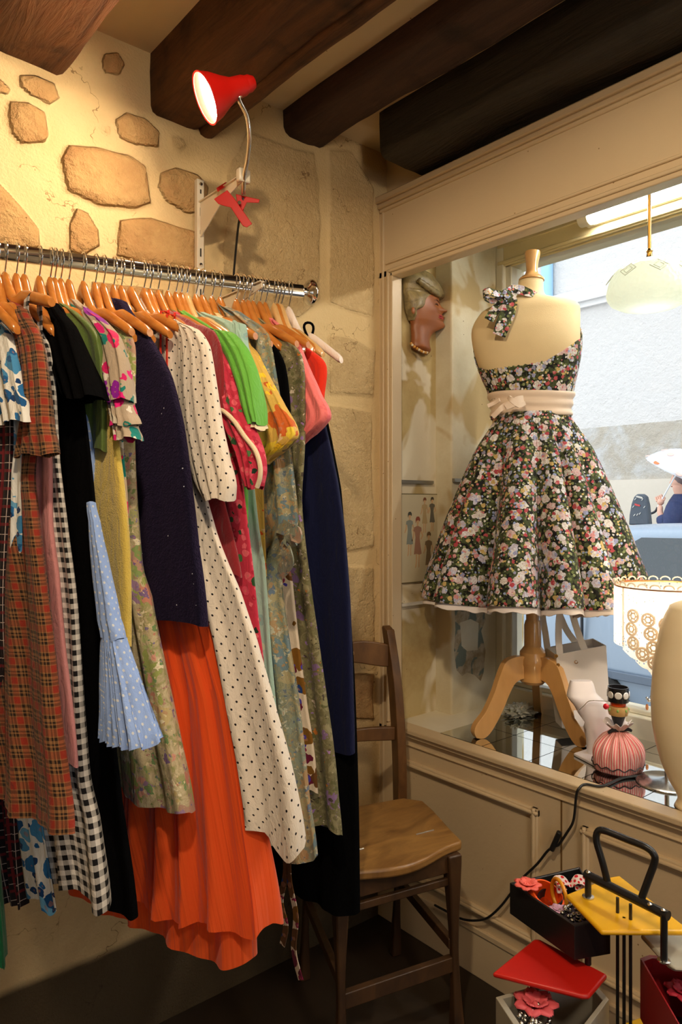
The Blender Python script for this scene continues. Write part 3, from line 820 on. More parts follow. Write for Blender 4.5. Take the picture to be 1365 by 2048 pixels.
PSI = math.radians(9)
def garment(hu, kind, label, cat, mat, body=None, sleeves=(), psi=None, hang=True, hlabel=None, hmat=None, body_kw=None, name=None, hkw=None, part='body', tip=None):
    psi = PSI if psi is None else psi
    hk = hkw or {}
    if hang:
        N, R = rail_neck(hu); e = Vector((math.sin(psi), -math.cos(psi), 0)); nrm = Vector((math.cos(psi), math.sin(psi), 0))
        if tip:
            s_, z_ = inv(N, e, nrm, tip[0], tip[1], .018); hk = dict(half=s_, slope=N.z-.010-z_)
        elif body and 'half' not in hk:
            L = sorted([inv(N, e, nrm, u, v) for u, v in body], key=lambda q: -q[1])
            zt_ = N.z-.088
            s_ = sinterp(-zt_, [-q[1] for q in L], [q[0] for q in L])-.020
            hk = dict(half=max(.10, min(.175, s_)), slope=.080)
        root, N, e, nrm = make_hanger(hu, psi, hlabel or ('wooden hanger carrying the '+kind), hmat, **hk)
    else:
        N, R = rail_neck(hu); e = Vector((math.sin(psi), -math.cos(psi), 0)); nrm = Vector((math.cos(psi), math.sin(psi), 0))
    g = thing(name or kind.replace(' ', '_'), label, cat, tuple(N), 'clothes hanging on the chrome rail')
    fr = (N, e, nrm)
    if body: slab(part, mat, g, fr, body, seed=int(hu)+50, **(body_kw or {}))
    for k, sl in enumerate(sleeves):
        nearp, farp, kw = sl
        kk = dict(t0=.010, t1=.020, nf=3, a0=.001, a1=.003, hem=.003, nz=34, n=64, lean=(-.004, -.012)); kk.update(kw)
        m = kk.pop('mat', mat); pn = kk.pop('part', 'sleeve')
        slab(pn, m, g, fr, nearp, farp, seed=int(hu)+90+k, **kk)
    return g, fr

G = garment
G(-42, 'green_dress', 'dark green dress at the rail end, only its hem showing at the picture edge', 'dress', FAB['green_dark'],
  [(-42, 600), (-30, 700), (-30, 1200), (-14, 1700), (6, 1935)], hlabel='wooden hanger carrying the dark green dress')
G(-20, 'checked_dress', 'black dress with fine red and white check beside the blue floral dress', 'dress', FAB['darkcheck'],
  [(-22, 600), (0, 680), (18, 780), (20, 920), (10, 1100), (8, 1250), (25, 1500), (46, 1815)], hlabel='wooden hanger carrying the fine red and white checked dress', body_kw=dict(nf=6, lean=(0, .03), lp=4, t1=.010))
G(-5, 'blue_floral_dress', 'white dress printed with large blue blossoms, short sleeved', 'dress', FAB['bluefloral'],
  [(-5, 600), (15, 650), (34, 760), (43, 900), (41, 1100), (36, 1190), (62, 1500), (112, 1825)],
  [([(0, 630), (26, 680), (46, 770), (66, 842)], [(-28, 650), (-8, 760), (16, 850), (34, 880)], {})],
  hlabel='wooden hanger carrying the blue blossom dress', body_kw=dict(nf=6, hem=.008, lean=(0, .03), lp=4, t1=.010))
G(10, 'tartan_coat', 'red and tan tartan coat dress with short sleeves', 'coat', FAB['plaid'],
  [(10, 582), (55, 622), (80, 690), (84, 850), (70, 940), (74, 1000), (90, 1130), (112, 1300), (128, 1450), (146, 1668)],
  [([(52, 618), (80, 672), (92, 760), (98, 850), (107, 908)], [(30, 640), (44, 720), (54, 820), (46, 890), (40, 946)], dict(t1=.017))],
  hlabel='bare-armed wooden hanger at the left with the gingham strap looped over it', tip=(101, 604), body_kw=dict(nf=4, a1=.010, t1=.022, lean=(0, -.035), lp=4))
G(33, 'pink_slip', 'dusty pink slip dress hanging narrow beside the tartan coat', 'dress', FAB['pink'],
  [(33, 600), (80, 680), (102, 900), (105, 1050), (118, 1150), (132, 1300), (148, 1430), (157, 1530)], hlabel='wooden hanger carrying the dusty pink slip dress', body_kw=dict(t1=.010, a1=.003))
gg, fr = G(49, 'gingham_dress', 'black and white gingham dress with a full hem', 'dress', FAB['gingham'],
  [(49, 600), (100, 700), (115, 930), (132, 1080), (146, 1200), (152, 1300), (160, 1450), (169, 1560), (186, 1640), (206, 1812)], hlabel='wooden hanger carrying the gingham dress', body_kw=dict(nf=5, a1=.010, hem=.010, t1=.02))
N, R = rail_neck(10); e = fr[1]; nm = fr[2]
sp, z_ = inv(N, e, nm, 66, 588, .012); sp = N+e*sp+nm*.012; sp.z = z_
ribbon('strap', FAB['gingham'], gg, [sp+nm*.012+Vector((0, 0, -.085)), sp+nm*.0115+Vector((0, 0, -.02)), sp+nm*.007+Vector((0, 0, -.001)), sp-nm*.007+Vector((0, 0, -.001)), sp-nm*.0115+Vector((0, 0, -.02)), sp-nm*.012+Vector((0, 0, -.075))], e, .016)
G(79, 'black_dress', 'black short-sleeved dress between gingham and yellow', 'dress', FAB['black'],
  [(79, 592), (122, 612), (146, 680), (165, 800), (182, 950), (195, 1100), (207, 1300), (236, 1600), (266, 1836)],
  [([(112, 606), (146, 650), (172, 715), (198, 795)], [(92, 640), (110, 720), (140, 790), (158, 815)], dict(t1=.026))],
  hlabel='wooden hanger carrying the black short-sleeved dress', body_kw=dict(nf=4, a1=.006, t1=.016))
G(101, 'pale_blue_blouse', 'pale blue spotted blouse, its long sleeve ending in a flared pleated cuff', 'blouse', FAB['lightblue'],
  [(101, 600), (140, 680), (165, 760), (180, 900), (178, 1000)],
  [([(186, 1005), (194, 1040), (210, 1120), (232, 1240), (242, 1280)], [(178, 1010), (182, 1040), (190, 1130), (205, 1240), (214, 1284)], dict(t0=.006, t1=.016, nf=3, a1=.002, lean=(-.024, -.03), nz=50)),
   ([(242, 1278), (250, 1310), (264, 1360), (281, 1425), (300, 1494)], [(214, 1282), (216, 1320), (219, 1380), (222, 1440), (226, 1503)], dict(t0=.016, t1=.030, nf=9, a0=.001, a1=.006, lean=(-.03, -.04), part='pleated_cuff', cap_top=False, n=160))],
  hlabel='wooden hanger carrying the pale blue spotted blouse', name='spotted_blue_blouse')
gg, fr = G(110, 'satin_blouse', 'olive green satin top between black and yellow', 'top', FAB['olive'],
  [(110, 592), (150, 622), (190, 660), (204, 700), (210, 760), (212, 900)], hlabel='wooden hanger carrying the olive satin top')
G(122, 'yellow_cardigan', 'mustard yellow knitted cardigan with long sleeves', 'cardigan', FAB['yellow'],
  [(122, 600), (165, 655), (204, 712), (222, 780), (238, 900), (254, 1030), (261, 1150), (262, 1292)],
  hlabel='wooden hanger carrying the mustard yellow cardigan', body_kw=dict(nf=2, a1=.003, t0=.012, t1=.016))
G(138, 'tiered_blouse', 'taupe blouse with magenta and teal leaf print and tiered sleeves', 'blouse', FAB['magenta'],
  [(138, 578), (158, 604), (205, 638), (234, 690), (242, 800), (246, 900), (255, 1000), (258, 1240)],
  [([(170, 612), (205, 638), (236, 672), (252, 730), (258, 800)], [(170, 640), (190, 700), (215, 770), (226, 790)], dict(t1=.020)),
   ([(245, 760), (262, 830), (268, 850)], [(220, 760), (232, 830), (236, 840)], dict(t0=.016, t1=.020)),
   ([(254, 820), (268, 860), (273, 878)], [(228, 820), (240, 870), (244, 884)], dict(t0=.016, t1=.021))],
  hlabel='wooden hanger carrying the magenta leaf blouse')
G(191, 'paisley_dress', 'beige dress with muted green and pink paisley print', 'dress', FAB['paisley'],
  [(191, 600), (212, 622), (252, 655), (270, 695), (268, 850), (273, 1000), (284, 1140), (302, 1190), (332, 1350), (362, 1500), (387, 1632)],
  hlabel='wooden hanger carrying the paisley dress, its rounded tip showing', body_kw=dict(nf=4, a1=.010, t1=.022, hem=.006, lean=(0, -.01)))
G(228, 'sequin_cardigan', 'fuzzy navy cardigan flecked with tiny sequins', 'cardigan', FAB['navyfuzz'],
  [(228, 592), (246, 600), (300, 680), (338, 750), (362, 850), (378, 980), (391, 1100), (402, 1180), (408, 1252)],
  hlabel='wooden hanger carrying the fuzzy navy cardigan', body_kw=dict(nf=3, a1=.005, t0=.014, t1=.024))
# orange tulle skirt on a bare-armed hanger
gg, fr = G(262, 'tulle_skirt', 'bright orange full tulle skirt hanging by thin red straps', 'skirt', FAB['orange'],
  [(378, 1060), (405, 1180), (428, 1260), (470, 1400), (510, 1620), (546, 1860)], part='skirt', psi=math.radians(13),
  hlabel='wooden hanger with a fully bare arm, red strap over it', body_kw=dict(nf=9, a0=.002, a1=.010, t0=.014, t1=.090, hem=.006, far_max=.26, n=220, nz=60, lean=(0, -.02), round_pow=.9, tp=1.3), tip=(392, 676))
slab('underskirt', FAB['orange'], gg, fr, [(376, 1070), (400, 1190), (424, 1280), (455, 1420), (488, 1640), (512, 1925)], seed=4, nf=5, a0=.002, a1=.007, t0=.010, t1=.060, hem=.006, far_max=.2, n=180, nz=50, lean=(0, -.03), round_pow=.9)
N, e, nm = fr
sp, z_ = inv(N, e, nm, 342, 640, .014); sp = N+e*sp+nm*.014; sp.z = z_+.008
for dd in (0, -.018):
    q = sp+e*dd+Vector((0, 0, -dd*.5))
    ribbon('strap', FAB['red'], gg, [q-nm*.008+Vector((0, 0, -.2)), q-nm*.010+Vector((0, 0, -.02)), q-nm*.006+Vector((0, 0, .0)), q+nm*.006+Vector((0, 0, .0)), q+nm*.010+Vector((0, 0, -.02)), q+nm*.006+Vector((0, 0, -.3)), q+nm*.002-e*.03+Vector((0, 0, -.55))], e, .005, .001)
G(288, 'polka_dot_dress', 'white dress with small black dots, short sleeves and wide skirt', 'dress', FAB['polka'],
  [(288, 592), (325, 640), (390, 662), (412, 750), (412, 900), (406, 980), (424, 1060), (440, 1105), (470, 1180), (502, 1280), (540, 1430), (572, 1560), (591, 1698)],
  [([(352, 640), (395, 658), (418, 690), (430, 760), (442, 850), (456, 920), (467, 968), (463, 1000)], [(362, 670), (362, 740), (364, 800), (385, 920), (400, 970), (425, 1010)], dict(t1=.022, a1=.002))],
  hlabel='wooden hanger carrying the polka dot dress', body_kw=dict(nf=6, a0=.002, a1=.012, t1=.03, hem=.022))
G(316, 'red_velvet_top', 'dark red velvet dress with long sleeves beside the polka dots', 'dress', FAB['darkred'],
  [(316, 605), (395, 650), (428, 662), (444, 700), (448, 790), (441, 880), (450, 1000), (470, 1080), (485, 1152)], hlabel='wooden hanger carrying the dark red velvet dress', name='red_velvet_dress')
gg, fr = G(336, 'rose_floral_dress', 'rose red dress with green sprigs and white-edged sleeve', 'dress', FAB['pinkfloral'],
  [(336, 605), (425, 672), (448, 700), (466, 760), (478, 900), (490, 1000), (504, 1120), (515, 1230), (527, 1342)],
  [([(436, 684), (462, 735), (490, 830), (515, 885), (524, 930), (520, 976)], [(430, 700), (436, 800), (452, 850), (480, 910), (500, 978)], dict(t1=.020))],
  hlabel='wooden hanger carrying the rose red floral dress')
N, e, nm = fr
tp_ = []
for (u, v) in [(432, 820), (448, 822), (470, 842), (492, 874), (512, 900), (522, 930), (522, 955), (516, 975)]:
    s_, z_ = inv(N, e, nm, u, v, -.024); p = N+e*s_+nm*(-.026); p.z = z_; tp_.append(p)
MB().tube(smooth_path(tp_, 6), .0042, 8).build('sleeve_piping', FAB['cream'], gg)
G(352, 'green_blouse', 'apple green satin blouse with puffed short sleeve', 'blouse', FAB['green'],
  [(352, 605), (430, 662), (470, 700), (485, 800), (490, 900), (492, 1050)],
  [([(420, 655), (462, 664), (490, 696), (508, 740), (520, 800), (525, 848)], [(430, 680), (450, 720), (478, 780), (495, 830), (502, 858)], dict(t0=.014, t1=.022)),
   ([(524, 842), (526, 858)], [(501, 850), (502, 864)], dict(t0=.0225, t1=.0225, mat=FAB['cream'], part='cuff', nz=6, cap_top=False))],
  hlabel='wooden hanger carrying the apple green blouse')
gg, fr = G(392, 'teal_dress', 'pale teal cotton dress with a long gathered skirt', 'dress', FAB['teal'],
  [(392, 615), (470, 648), (494, 720), (500, 860), (508, 975), (518, 1060), (530, 1130), (542, 1300), (556, 1450), (568, 1600), (572, 1700)],
  hlabel='wooden hanger carrying the pale teal dress', body_kw=dict(nf=6, a1=.007))
gg, fr = G(405, 'folded_cream_top', 'cream and teal sleeveless top hooked near its hanger tip', 'top', FAB['cream'],
  [(440, 632), (470, 646), (484, 668), (486, 710)], [([(470, 642), (486, 648), (490, 690), (496, 720)], [(468, 655), (470, 690), (474, 700), (480, 710)], dict(mat=FAB['teal'], part='side_panel', t0=.012, t1=.012))],
  hlabel='wooden hanger with a rounded tip beyond the cream top', body_kw=dict(t0=.012, t1=.014, far_k=0), tip=(510, 672))
G(424, 'yellow_scarf_dress', 'yellow dress in orange scarf print with pointed sleeve', 'dress', FAB['yellowfloral'],
  [(424, 612), (490, 668), (508, 720), (520, 800), (528, 900), (530, 1000), (535, 1150)],
  [([(490, 676), (512, 706), (535, 752), (562, 802), (594, 868), (572, 896), (534, 926)], [(494, 710), (500, 760), (506, 800), (514, 868), (522, 890), (530, 926)], dict(t1=.016))],
  hlabel='wooden hanger carrying the yellow scarf print dress')
gg, fr = G(440, 'wrap_dress', 'grey-green watercolour print wrap dress knotted at the waist', 'dress', FAB['wrap'],
  [(440, 606), (478, 622), (532, 662), (545, 700), (562, 800), (578, 870), (588, 940), (598, 1040), (592, 1075), (572, 1120), (566, 1150), (578, 1250), (602, 1400), (624, 1600), (640, 1722)],
  hlabel='dark-hooked wooden hanger carrying the watercolour wrap dress', body_kw=dict(nf=5, a0=.003, a1=.010, t1=.022, hem=.008))
N, e, nm = fr
def wp(u, v, off): 
    s_, z_ = inv(N, e, nm, u, v, off); p = N+e*s_+nm*off; p.z = z_; return p
ribbon('waist_knot', FAB['wrap'], gg, [wp(560, 1052, -.016), wp(578, 1060, -.030), wp(592, 1068, -.034), wp(590, 1078, -.034), wp(574, 1084, -.036), wp(566, 1096, -.038)], e+Vector((0, 0, .6)), [.030, .026, .030, .026, .024, .018], .004)
ribbon('waist_tie', FAB['wrap'], gg, [wp(568, 1090, -.036), wp(574, 1106, -.040), wp(576, 1122, -.038), wp(566, 1140, -.034), wp(560, 1156, -.030)], e, [.018, .026, .030, .026, .012], .003)
G(473, 'black_jersey_top', 'black jersey top showing at its shoulder beside the wrap dress', 'top', FAB['black'],
  [(473, 622), (540, 684), (568, 726), (578, 800), (580, 900), (578, 1050)], hlabel='wooden hanger carrying the black jersey top')
gg, fr = G(487, 'medallion_print_dress', 'white dress printed with brown and purple medallions, ties hanging below', 'dress', FAB['brownprint'],
  [(487, 622), (550, 760), (566, 1000), (572, 1110), (582, 1160), (597, 1300), (613, 1420), (626, 1500), (634, 1585)], hlabel='wooden hanger carrying the brown medallion dress', body_kw=dict(a1=.004))
N, e, nm = fr
for P_ in ([(566, 1640), (572, 1740), (562, 1800), (572, 1850), (565, 1890)], [(580, 1640), (578, 1750), (592, 1830), (588, 1900), (602, 1960)]):
    ribbon('tie', FAB['brownprint'], gg, [wp(u, v, -.02) for u, v in P_], e, .014)
G(507, 'olive_floral_dress', 'olive dress with sprays of lilac flowers, long skirt', 'dress', FAB['olivefloral'],
  [(507, 622), (550, 662), (600, 706), (608, 800), (606, 900), (600, 1000), (606, 1080), (616, 1160), (631, 1270), (649, 1400), (663, 1500), (673, 1600), (680, 1668)],
  hlabel='wooden hanger carrying the olive floral dress', body_kw=dict(nf=4, a0=.002, a1=.008, t1=.018, hem=.008))
G(531, 'pink_blouse', 'coral pink satin blouse with wide short sleeve', 'blouse', FAB['blouse'],
  [(531, 622), (560, 650), (598, 700), (606, 800), (606, 888)],
  [([(548, 640), (592, 676), (616, 730), (642, 790), (660, 828), (650, 848), (610, 886)], [(556, 680), (580, 760), (596, 800), (603, 840), (604, 860), (607, 888)], dict(t1=.020))],
  hlabel='wooden hanger carrying the coral pink blouse')
G(549, 'navy_dress', 'long navy blue dress near the end of the rail', 'dress', FAB['navy'],
  [(549, 640), (600, 690), (636, 790), (652, 862), (662, 905), (674, 965), (687, 1060), (697, 1200), (704, 1400), (707, 1508)], hlabel='pale wooden hanger carrying the navy dress', hmat=PALEH, body_kw=dict(nf=3, a1=.006))
G(556, 'red_dress', 'bright red dress mostly hidden behind the long navy dress', 'dress', FAB['red'],
  [(556, 640), (620, 700), (652, 730), (648, 800), (652, 860), (656, 935)], hlabel='wooden hanger carrying the bright red dress')
G(563, 'long_black_dress', 'long plain black dress reaching lowest at the rail end', 'dress', FAB['black'],
  [(563, 640), (620, 720), (648, 820), (662, 880), (680, 980), (692, 1150), (704, 1350), (711, 1600), (713, 1830)], hlabel='pale wooden hanger carrying the long black dress', hmat=PALEH, tip=(645, 708), body_kw=dict(nf=4, a1=.006, t1=.03))
# padded hanger at the end of the rail
N, R = rail_neck(578); psi = math.radians(11); e = Vector((math.sin(psi), -math.cos(psi), 0)); nm = Vector((math.cos(psi), math.sin(psi), 0))
s_, z_ = inv(N, e, nm, 682, 716, .018)
root, N, e, nm = make_hanger(578, psi, 'white padded satin hanger, last on the rail', FAB['white'], s_, .066, N.z-.010-z_, name='padded_hanger')
s_, z_ = inv(N, e, nm, 618, 662, .006); p = N+e*s_+nm*.006; p.z = z_
MB().tube([p+nm*(.014*math.cos(a))+Vector((0, 0, .019*math.sin(a)))+e*.004*math.sin(2*a) for a in [k*math.pi/9 for k in range(19)]], .003, 8, caps=False).build('elastic_band', FAB['black'], root)
# spare hangers seen between the garments
for u_, psi_, lab in ((167, 9, 'empty-looking wooden hanger behind the leaf blouse'), (207, 7, 'short wooden hanger behind the paisley dress'), (243, 9, 'wooden hanger behind the fuzzy navy cardigan'), (300, 9, 'wooden hanger just beyond the polka dot dress'), (363, 8, 'wooden hanger just beyond the green blouse'), (374, 8, 'pale wooden hanger beyond the green blouse'), (497, 9, 'wooden hanger squeezed before the olive floral dress'), (520, 9, 'wooden hanger squeezed beyond the olive floral dress')):
    make_hanger(u_, math.radians(psi_), lab, PALEH if 'pale' in lab else None, half=.13, slope=.075)
# ------------------------------------------------------------------ chair
CW = m_wood('worn_oak_chair', srgb(74, 46, 22), srgb(120, 82, 42), .42, (1, 1, .35), 14, .0006)
CS = m_wood('worn_oak_seat', srgb(112, 76, 38), srgb(168, 124, 66), .36, (.35, 1, 1), 16, .0006)
CL = m_wood('shaded_oak_chair_legs', srgb(48, 30, 16), srgb(84, 56, 30), .5, (1, 1, .35), 14, .0006)  # same oak, darkened in its colour for the shade low in the room
SZ = .45
chair = thing('wooden_chair', 'old oak chair with a wavy front seat edge, in the corner below the window ledge', 'chair', (1.2, 1.3, 0))
FR = Vector((1.325, 1.115, 0)); FL = Vector((.985, 1.20, 0)); BR = Vector((1.445, 1.368, 0)); BL = Vector((1.13, 1.50, 0))
FR = on_z(930, 1688, SZ); FR.z = 0
outline = []
for k in range(25):      # wavy front edge
    f = k/24; p = FL.lerp(FR, f); d = (FR-FL).normalized(); nrm2 = Vector((-d.y, d.x, 0))*-1
    wv = -.019*math.cos(f*2*math.pi)+.006
    q = p+nrm2*(wv)
    outline.append(q)
c_ = (FR-BR).normalized()
outline += [FR+Vector((.012, .02, 0)), FR.lerp(BR, .3), FR.lerp(BR, .7), BR+Vector((-.01, -.01, 0)), BR.lerp(BL, .15)+Vector((.01, .02, 0)), BR.lerp(BL, .8), BL, BL.lerp(FL, .3), BL.lerp(FL, .8), FL+Vector((-.01, .02, 0))]
poly = [Vector((p.x, p.y, SZ-.022)) for p in outline]
seat = MB().prism(poly, (0, 0, .022)).build('seat', CS, chair, bevel=.006, segs=3, angle=60)
sl = m_plain('steel_hinge_slot', (.55, .52, .48), .3, .9)
for (a, b) in (((833, 1669), (868, 1660)), ((705, 1703), (728, 1697))):
    p, q = on_z(*a, SZ+.0006), on_z(*b, SZ+.0006)
    MB().tube([p, q], .0016, 6).build('slot', sl, seat)
pr0, pr1 = Vector((1.408, 1.42, 0)), Vector((1.15, 1.50, 0))
bd = Vector((.30, .95, 0)).normalized()
def post(base, nm='back_post'):
    pts = [base+Vector((0, 0, SZ-.02)), base+bd*.004+Vector((0, 0, .55)), base+bd*.018+Vector((0, 0, .68)), base+bd*.040+Vector((0, 0, .79)), base+bd*.075+Vector((0, 0, .90))]
    P_ = smooth_path(pts, 8); rings = []
    ax = Vector((bd.y, -bd.x, 0))
    for i, p in enumerate(P_):
        f = i/(len(P_)-1); w = .014-.002*f; dd = .016+.004*math.sin(f*3)
        rings.append([p+ax*w+bd*dd, p-ax*w+bd*dd, p-ax*w-bd*dd, p+ax*w-bd*dd])
    rings.append([rings[-1][0]+Vector((0, 0, .006))-bd*.004, rings[-1][1]+Vector((0, 0, .006))-bd*.004, rings[-1][2]+Vector((0, 0, -.004)), rings[-1][3]+Vector((0, 0, -.004))])
    MB().rings(rings, caps=True).build(nm, CW, chair, bevel=.004)
post(pr0); post(pr1)
def rail_slab(z0, z1, off, name, wavy=0, hole=False):
    A = pr0+bd*off; B = pr1+bd*off; K = 24; rings = []
    for i in range(K+1):
        f = i/K; bow = bd*(.012*math.sin(math.pi*f)); p = A.lerp(B, f)+bow
        up_ = wavy*(math.sin(math.pi*f*2-.6)*.010 if f < .5 else math.sin(math.pi*(1-f)*2-.6)*.010)
        lo_ = wavy*(-.010*math.cos(2*math.pi*f*1.0)*(1 if f < 1 else 1))
        rings.append([p-bd*.007+Vector((0, 0, z0+lo_)), p+bd*.007+Vector((0, 0, z0+lo_)), p+bd*.007+Vector((0, 0, z1+up_)), p-bd*.007+Vector((0, 0, z1+up_))])
    return MB().rings(rings, caps=True).build(name, CW, chair, bevel=.003)
cr = rail_slab(.805, .862, .055, 'crest_rail', 1)
rail_slab(.605, .640, .012, 'lower_rail', .3)
hp_ = (pr0+bd*.055).lerp(pr1+bd*.055, .5)
hc = at(703, 1307, 1.985)
MB().lathe(hc, [(.0001, 0), (.0065, 0), (.0075, .0015), (.0085, 0)], 18, m=(-bd).to_track_quat('Z', 'Y').to_matrix()).build('round_hole_disc', m_plain('pale_hole_colour', srgb(196, 160, 110), .5), cr)  # pale disc added to stand for the round hole through the crest rail
def sqleg(top, bot, w0, w1, name, zt_, mid=None):
    pts = [Vector((top.x, top.y, zt_))]+([mid] if mid else [])+[Vector((bot.x, bot.y, 0.0))]
    P_ = smooth_path(pts, 10); rings = []
    for i, p in enumerate(P_):
        f = i/(len(P_)-1); w = w0+(w1-w0)*f+.004*math.cos(f*6)
        a1, a2 = Vector((.95, -.25, 0))*w, Vector((.28, .95, 0))*w
        rings.append([p+a1+a2, p-a1+a2, p-a1-a2, p+a1-a2])
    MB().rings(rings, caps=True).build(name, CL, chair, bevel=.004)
fl_ = Vector((1.018, 1.212, 0)); fr_ = Vector((1.305, 1.143, 0))
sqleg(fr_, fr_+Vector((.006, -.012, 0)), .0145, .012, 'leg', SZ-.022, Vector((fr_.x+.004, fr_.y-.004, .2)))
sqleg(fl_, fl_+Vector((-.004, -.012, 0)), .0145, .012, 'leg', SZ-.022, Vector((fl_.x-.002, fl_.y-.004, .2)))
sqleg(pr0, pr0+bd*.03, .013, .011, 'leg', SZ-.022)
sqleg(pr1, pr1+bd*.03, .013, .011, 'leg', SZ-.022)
def bar(a, b, z0, z1, th, name):
    d = (b-a).normalized(); s_ = Vector((-d.y, d.x, 0))*th/2
    A, B = Vector((a.x, a.y, z0)), Vector((b.x, b.y, z0)); H = Vector((0, 0, z1-z0))
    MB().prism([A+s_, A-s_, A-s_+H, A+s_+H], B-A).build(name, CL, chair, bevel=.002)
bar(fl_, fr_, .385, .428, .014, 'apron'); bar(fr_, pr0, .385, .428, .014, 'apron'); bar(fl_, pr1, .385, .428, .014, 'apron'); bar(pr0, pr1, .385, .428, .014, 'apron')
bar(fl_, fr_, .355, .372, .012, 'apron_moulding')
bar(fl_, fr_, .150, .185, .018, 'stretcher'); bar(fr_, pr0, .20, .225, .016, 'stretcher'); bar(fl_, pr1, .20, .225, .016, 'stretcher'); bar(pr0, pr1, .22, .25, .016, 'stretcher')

# ------------------------------------------------------------------ dress form in the window
MC = Vector((1.76, 1.236, 0)); MD = 2.08
BEECH = m_wood('varnished_beech', srgb(222, 168, 100), srgb(236, 186, 120), .28, (1, 1, .3), 12, .0001, .5)
LINEN = m_plain('cream_jersey_cover', srgb(226, 204, 158), .75, var=.05, nscale=20, bumpd=.0004, bscale=500)
form = thing('dress_form', 'headless cream dress form on a turned wooden tripod, seen from behind', 'mannequin', (MC.x, MC.y, .6))
Lr = Vector((CA, -SA, 0)); Fw = Vector((SA, CA, 0))
ph = math.radians(20)
AX = Lr*math.cos(ph)-Fw*math.sin(ph); BX = Fw*math.cos(ph)+Lr*math.sin(ph)
TT = [(562, 1062, 24, .95), (585, 1062, 25, .95), (596, 1062, 31, .9), (602, 1064, 48, .62), (608, 1064, 74, .50), (618, 1060, 90, .46), (640, 1053, 98, .47), (662, 1050, 101, .52), (700, 1053, 99, .60), (740, 1057, 90, .64), (790, 1062, 76, .70), (830, 1062, 71, .74), (870, 1064, 82, .74), (930, 1066, 96, .72), (960, 1066, 90, .7)]
tv = [r[0] for r in TT]
def tz(v): return HC+(V0-v)/F*MD
def form_ring(v, extra=0.0, n=64, squ=.85, mod=None, zoff=0.0):
    uc = sinterp(v, tv, [r[1] for r in TT]); hw = sinterp(v, tv, [r[2] for r in TT])*MD/F; k = sinterp(v, tv, [r[3] for r in TT])
    a = hw/math.sqrt(math.cos(ph)**2+(k*math.sin(ph))**2)+extra; b = hw*k+extra
    c = MC+Lr*((uc-1066)*MD/F); out = []
    for j in range(n):
        th = 2*math.pi*j/n; cs, sn = math.cos(th), math.sin(th)
        m = mod(th) if mod else 0
        p = c+AX*((a+m)*math.copysign(abs(cs)**squ, cs))+BX*((b+m)*math.copysign(abs(sn)**squ, sn))
        p.z = tz(v)+zoff; out.append(p)
    return out
rings = [form_ring(v, squ=(1 if v < 600 else .82)) for v in np.linspace(562, 960, 70)]
MB().rings(rings, caps=True).build('torso', LINEN, form, angle=180)
capz = tz(562)
MB().lathe((MC.x-.003, MC.y+.002, capz), [(.036, 0), (.036, .004), (.030, .010), (.019, .018), (.0155, .030), (.018, .055), (.022, .078), (.021, .084), (.0001, .085)], 32, m=Matrix.Rotation(.06, 3, 'Y')).build('neck_cap', BEECH, form)
hz = HC-350*MD/F
pole_prof = [(.020, tz(1240)), (.024, tz(1250)), (.024, tz(1292)), (.030, tz(1298)), (.036, tz(1303)), (.037, tz(1312)), (.040, tz(1316)), (.0405, tz(1326)), (.038, tz(1330)), (.037, tz(1360)), (.030, tz(1366)), (.0001, tz(1368))]
MB().lathe((MC.x, MC.y, 0), [(r, z) for r, z in pole_prof][::-1], 36).build('hub', BEECH, form, angle=30)
MB().lathe((MC.x, MC.y, 0), [(.0185, tz(1290)), (.0185, tz(900))], 28).build('pole', BEECH, form)
feet = [on_z(957, 1476, .6), on_z(1168, 1494, .6), on_z(1078, 1424, .6)]
for ft in feet:
    d = Vector((ft.x-MC.x, ft.y-MC.y, 0)); L_ = d.length; d.normalize(); sd = Vector((-d.y, d.x, 0))
    ou = [(.05, 1313), (.30, 1313), (.52, 1324), (.64, 1352), (.74, 1385), (.90, 1424), (1.06, 1448), (1.10, 1463), (1.06, 1474)]
    inn = [(.05, 1358), (.22, 1357), (.36, 1366), (.47, 1388), (.55, 1410), (.67, 1438), (.80, 1462), (.90, 1473), (.99, 1476)]
    rings = []
    for p, q in zip(smooth_path([(a*L_, 0, tz(b)+.018*a) for a, b in ou], 5), smooth_path([(a*L_, 0, tz(b)+.018*a) for a, b in inn], 5)):
        P1 = Vector((MC.x, MC.y, 0))+d*p.x; P1.z = max(.6002, p.z); P2 = Vector((MC.x, MC.y, 0))+d*q.x; P2.z = max(.6001, q.z)
        rings.append([P1+sd*.011, P1-sd*.011, P2-sd*.011, P2+sd*.011])
    MB().rings(rings, caps=True).build('leg', BEECH, form, bevel=.003)

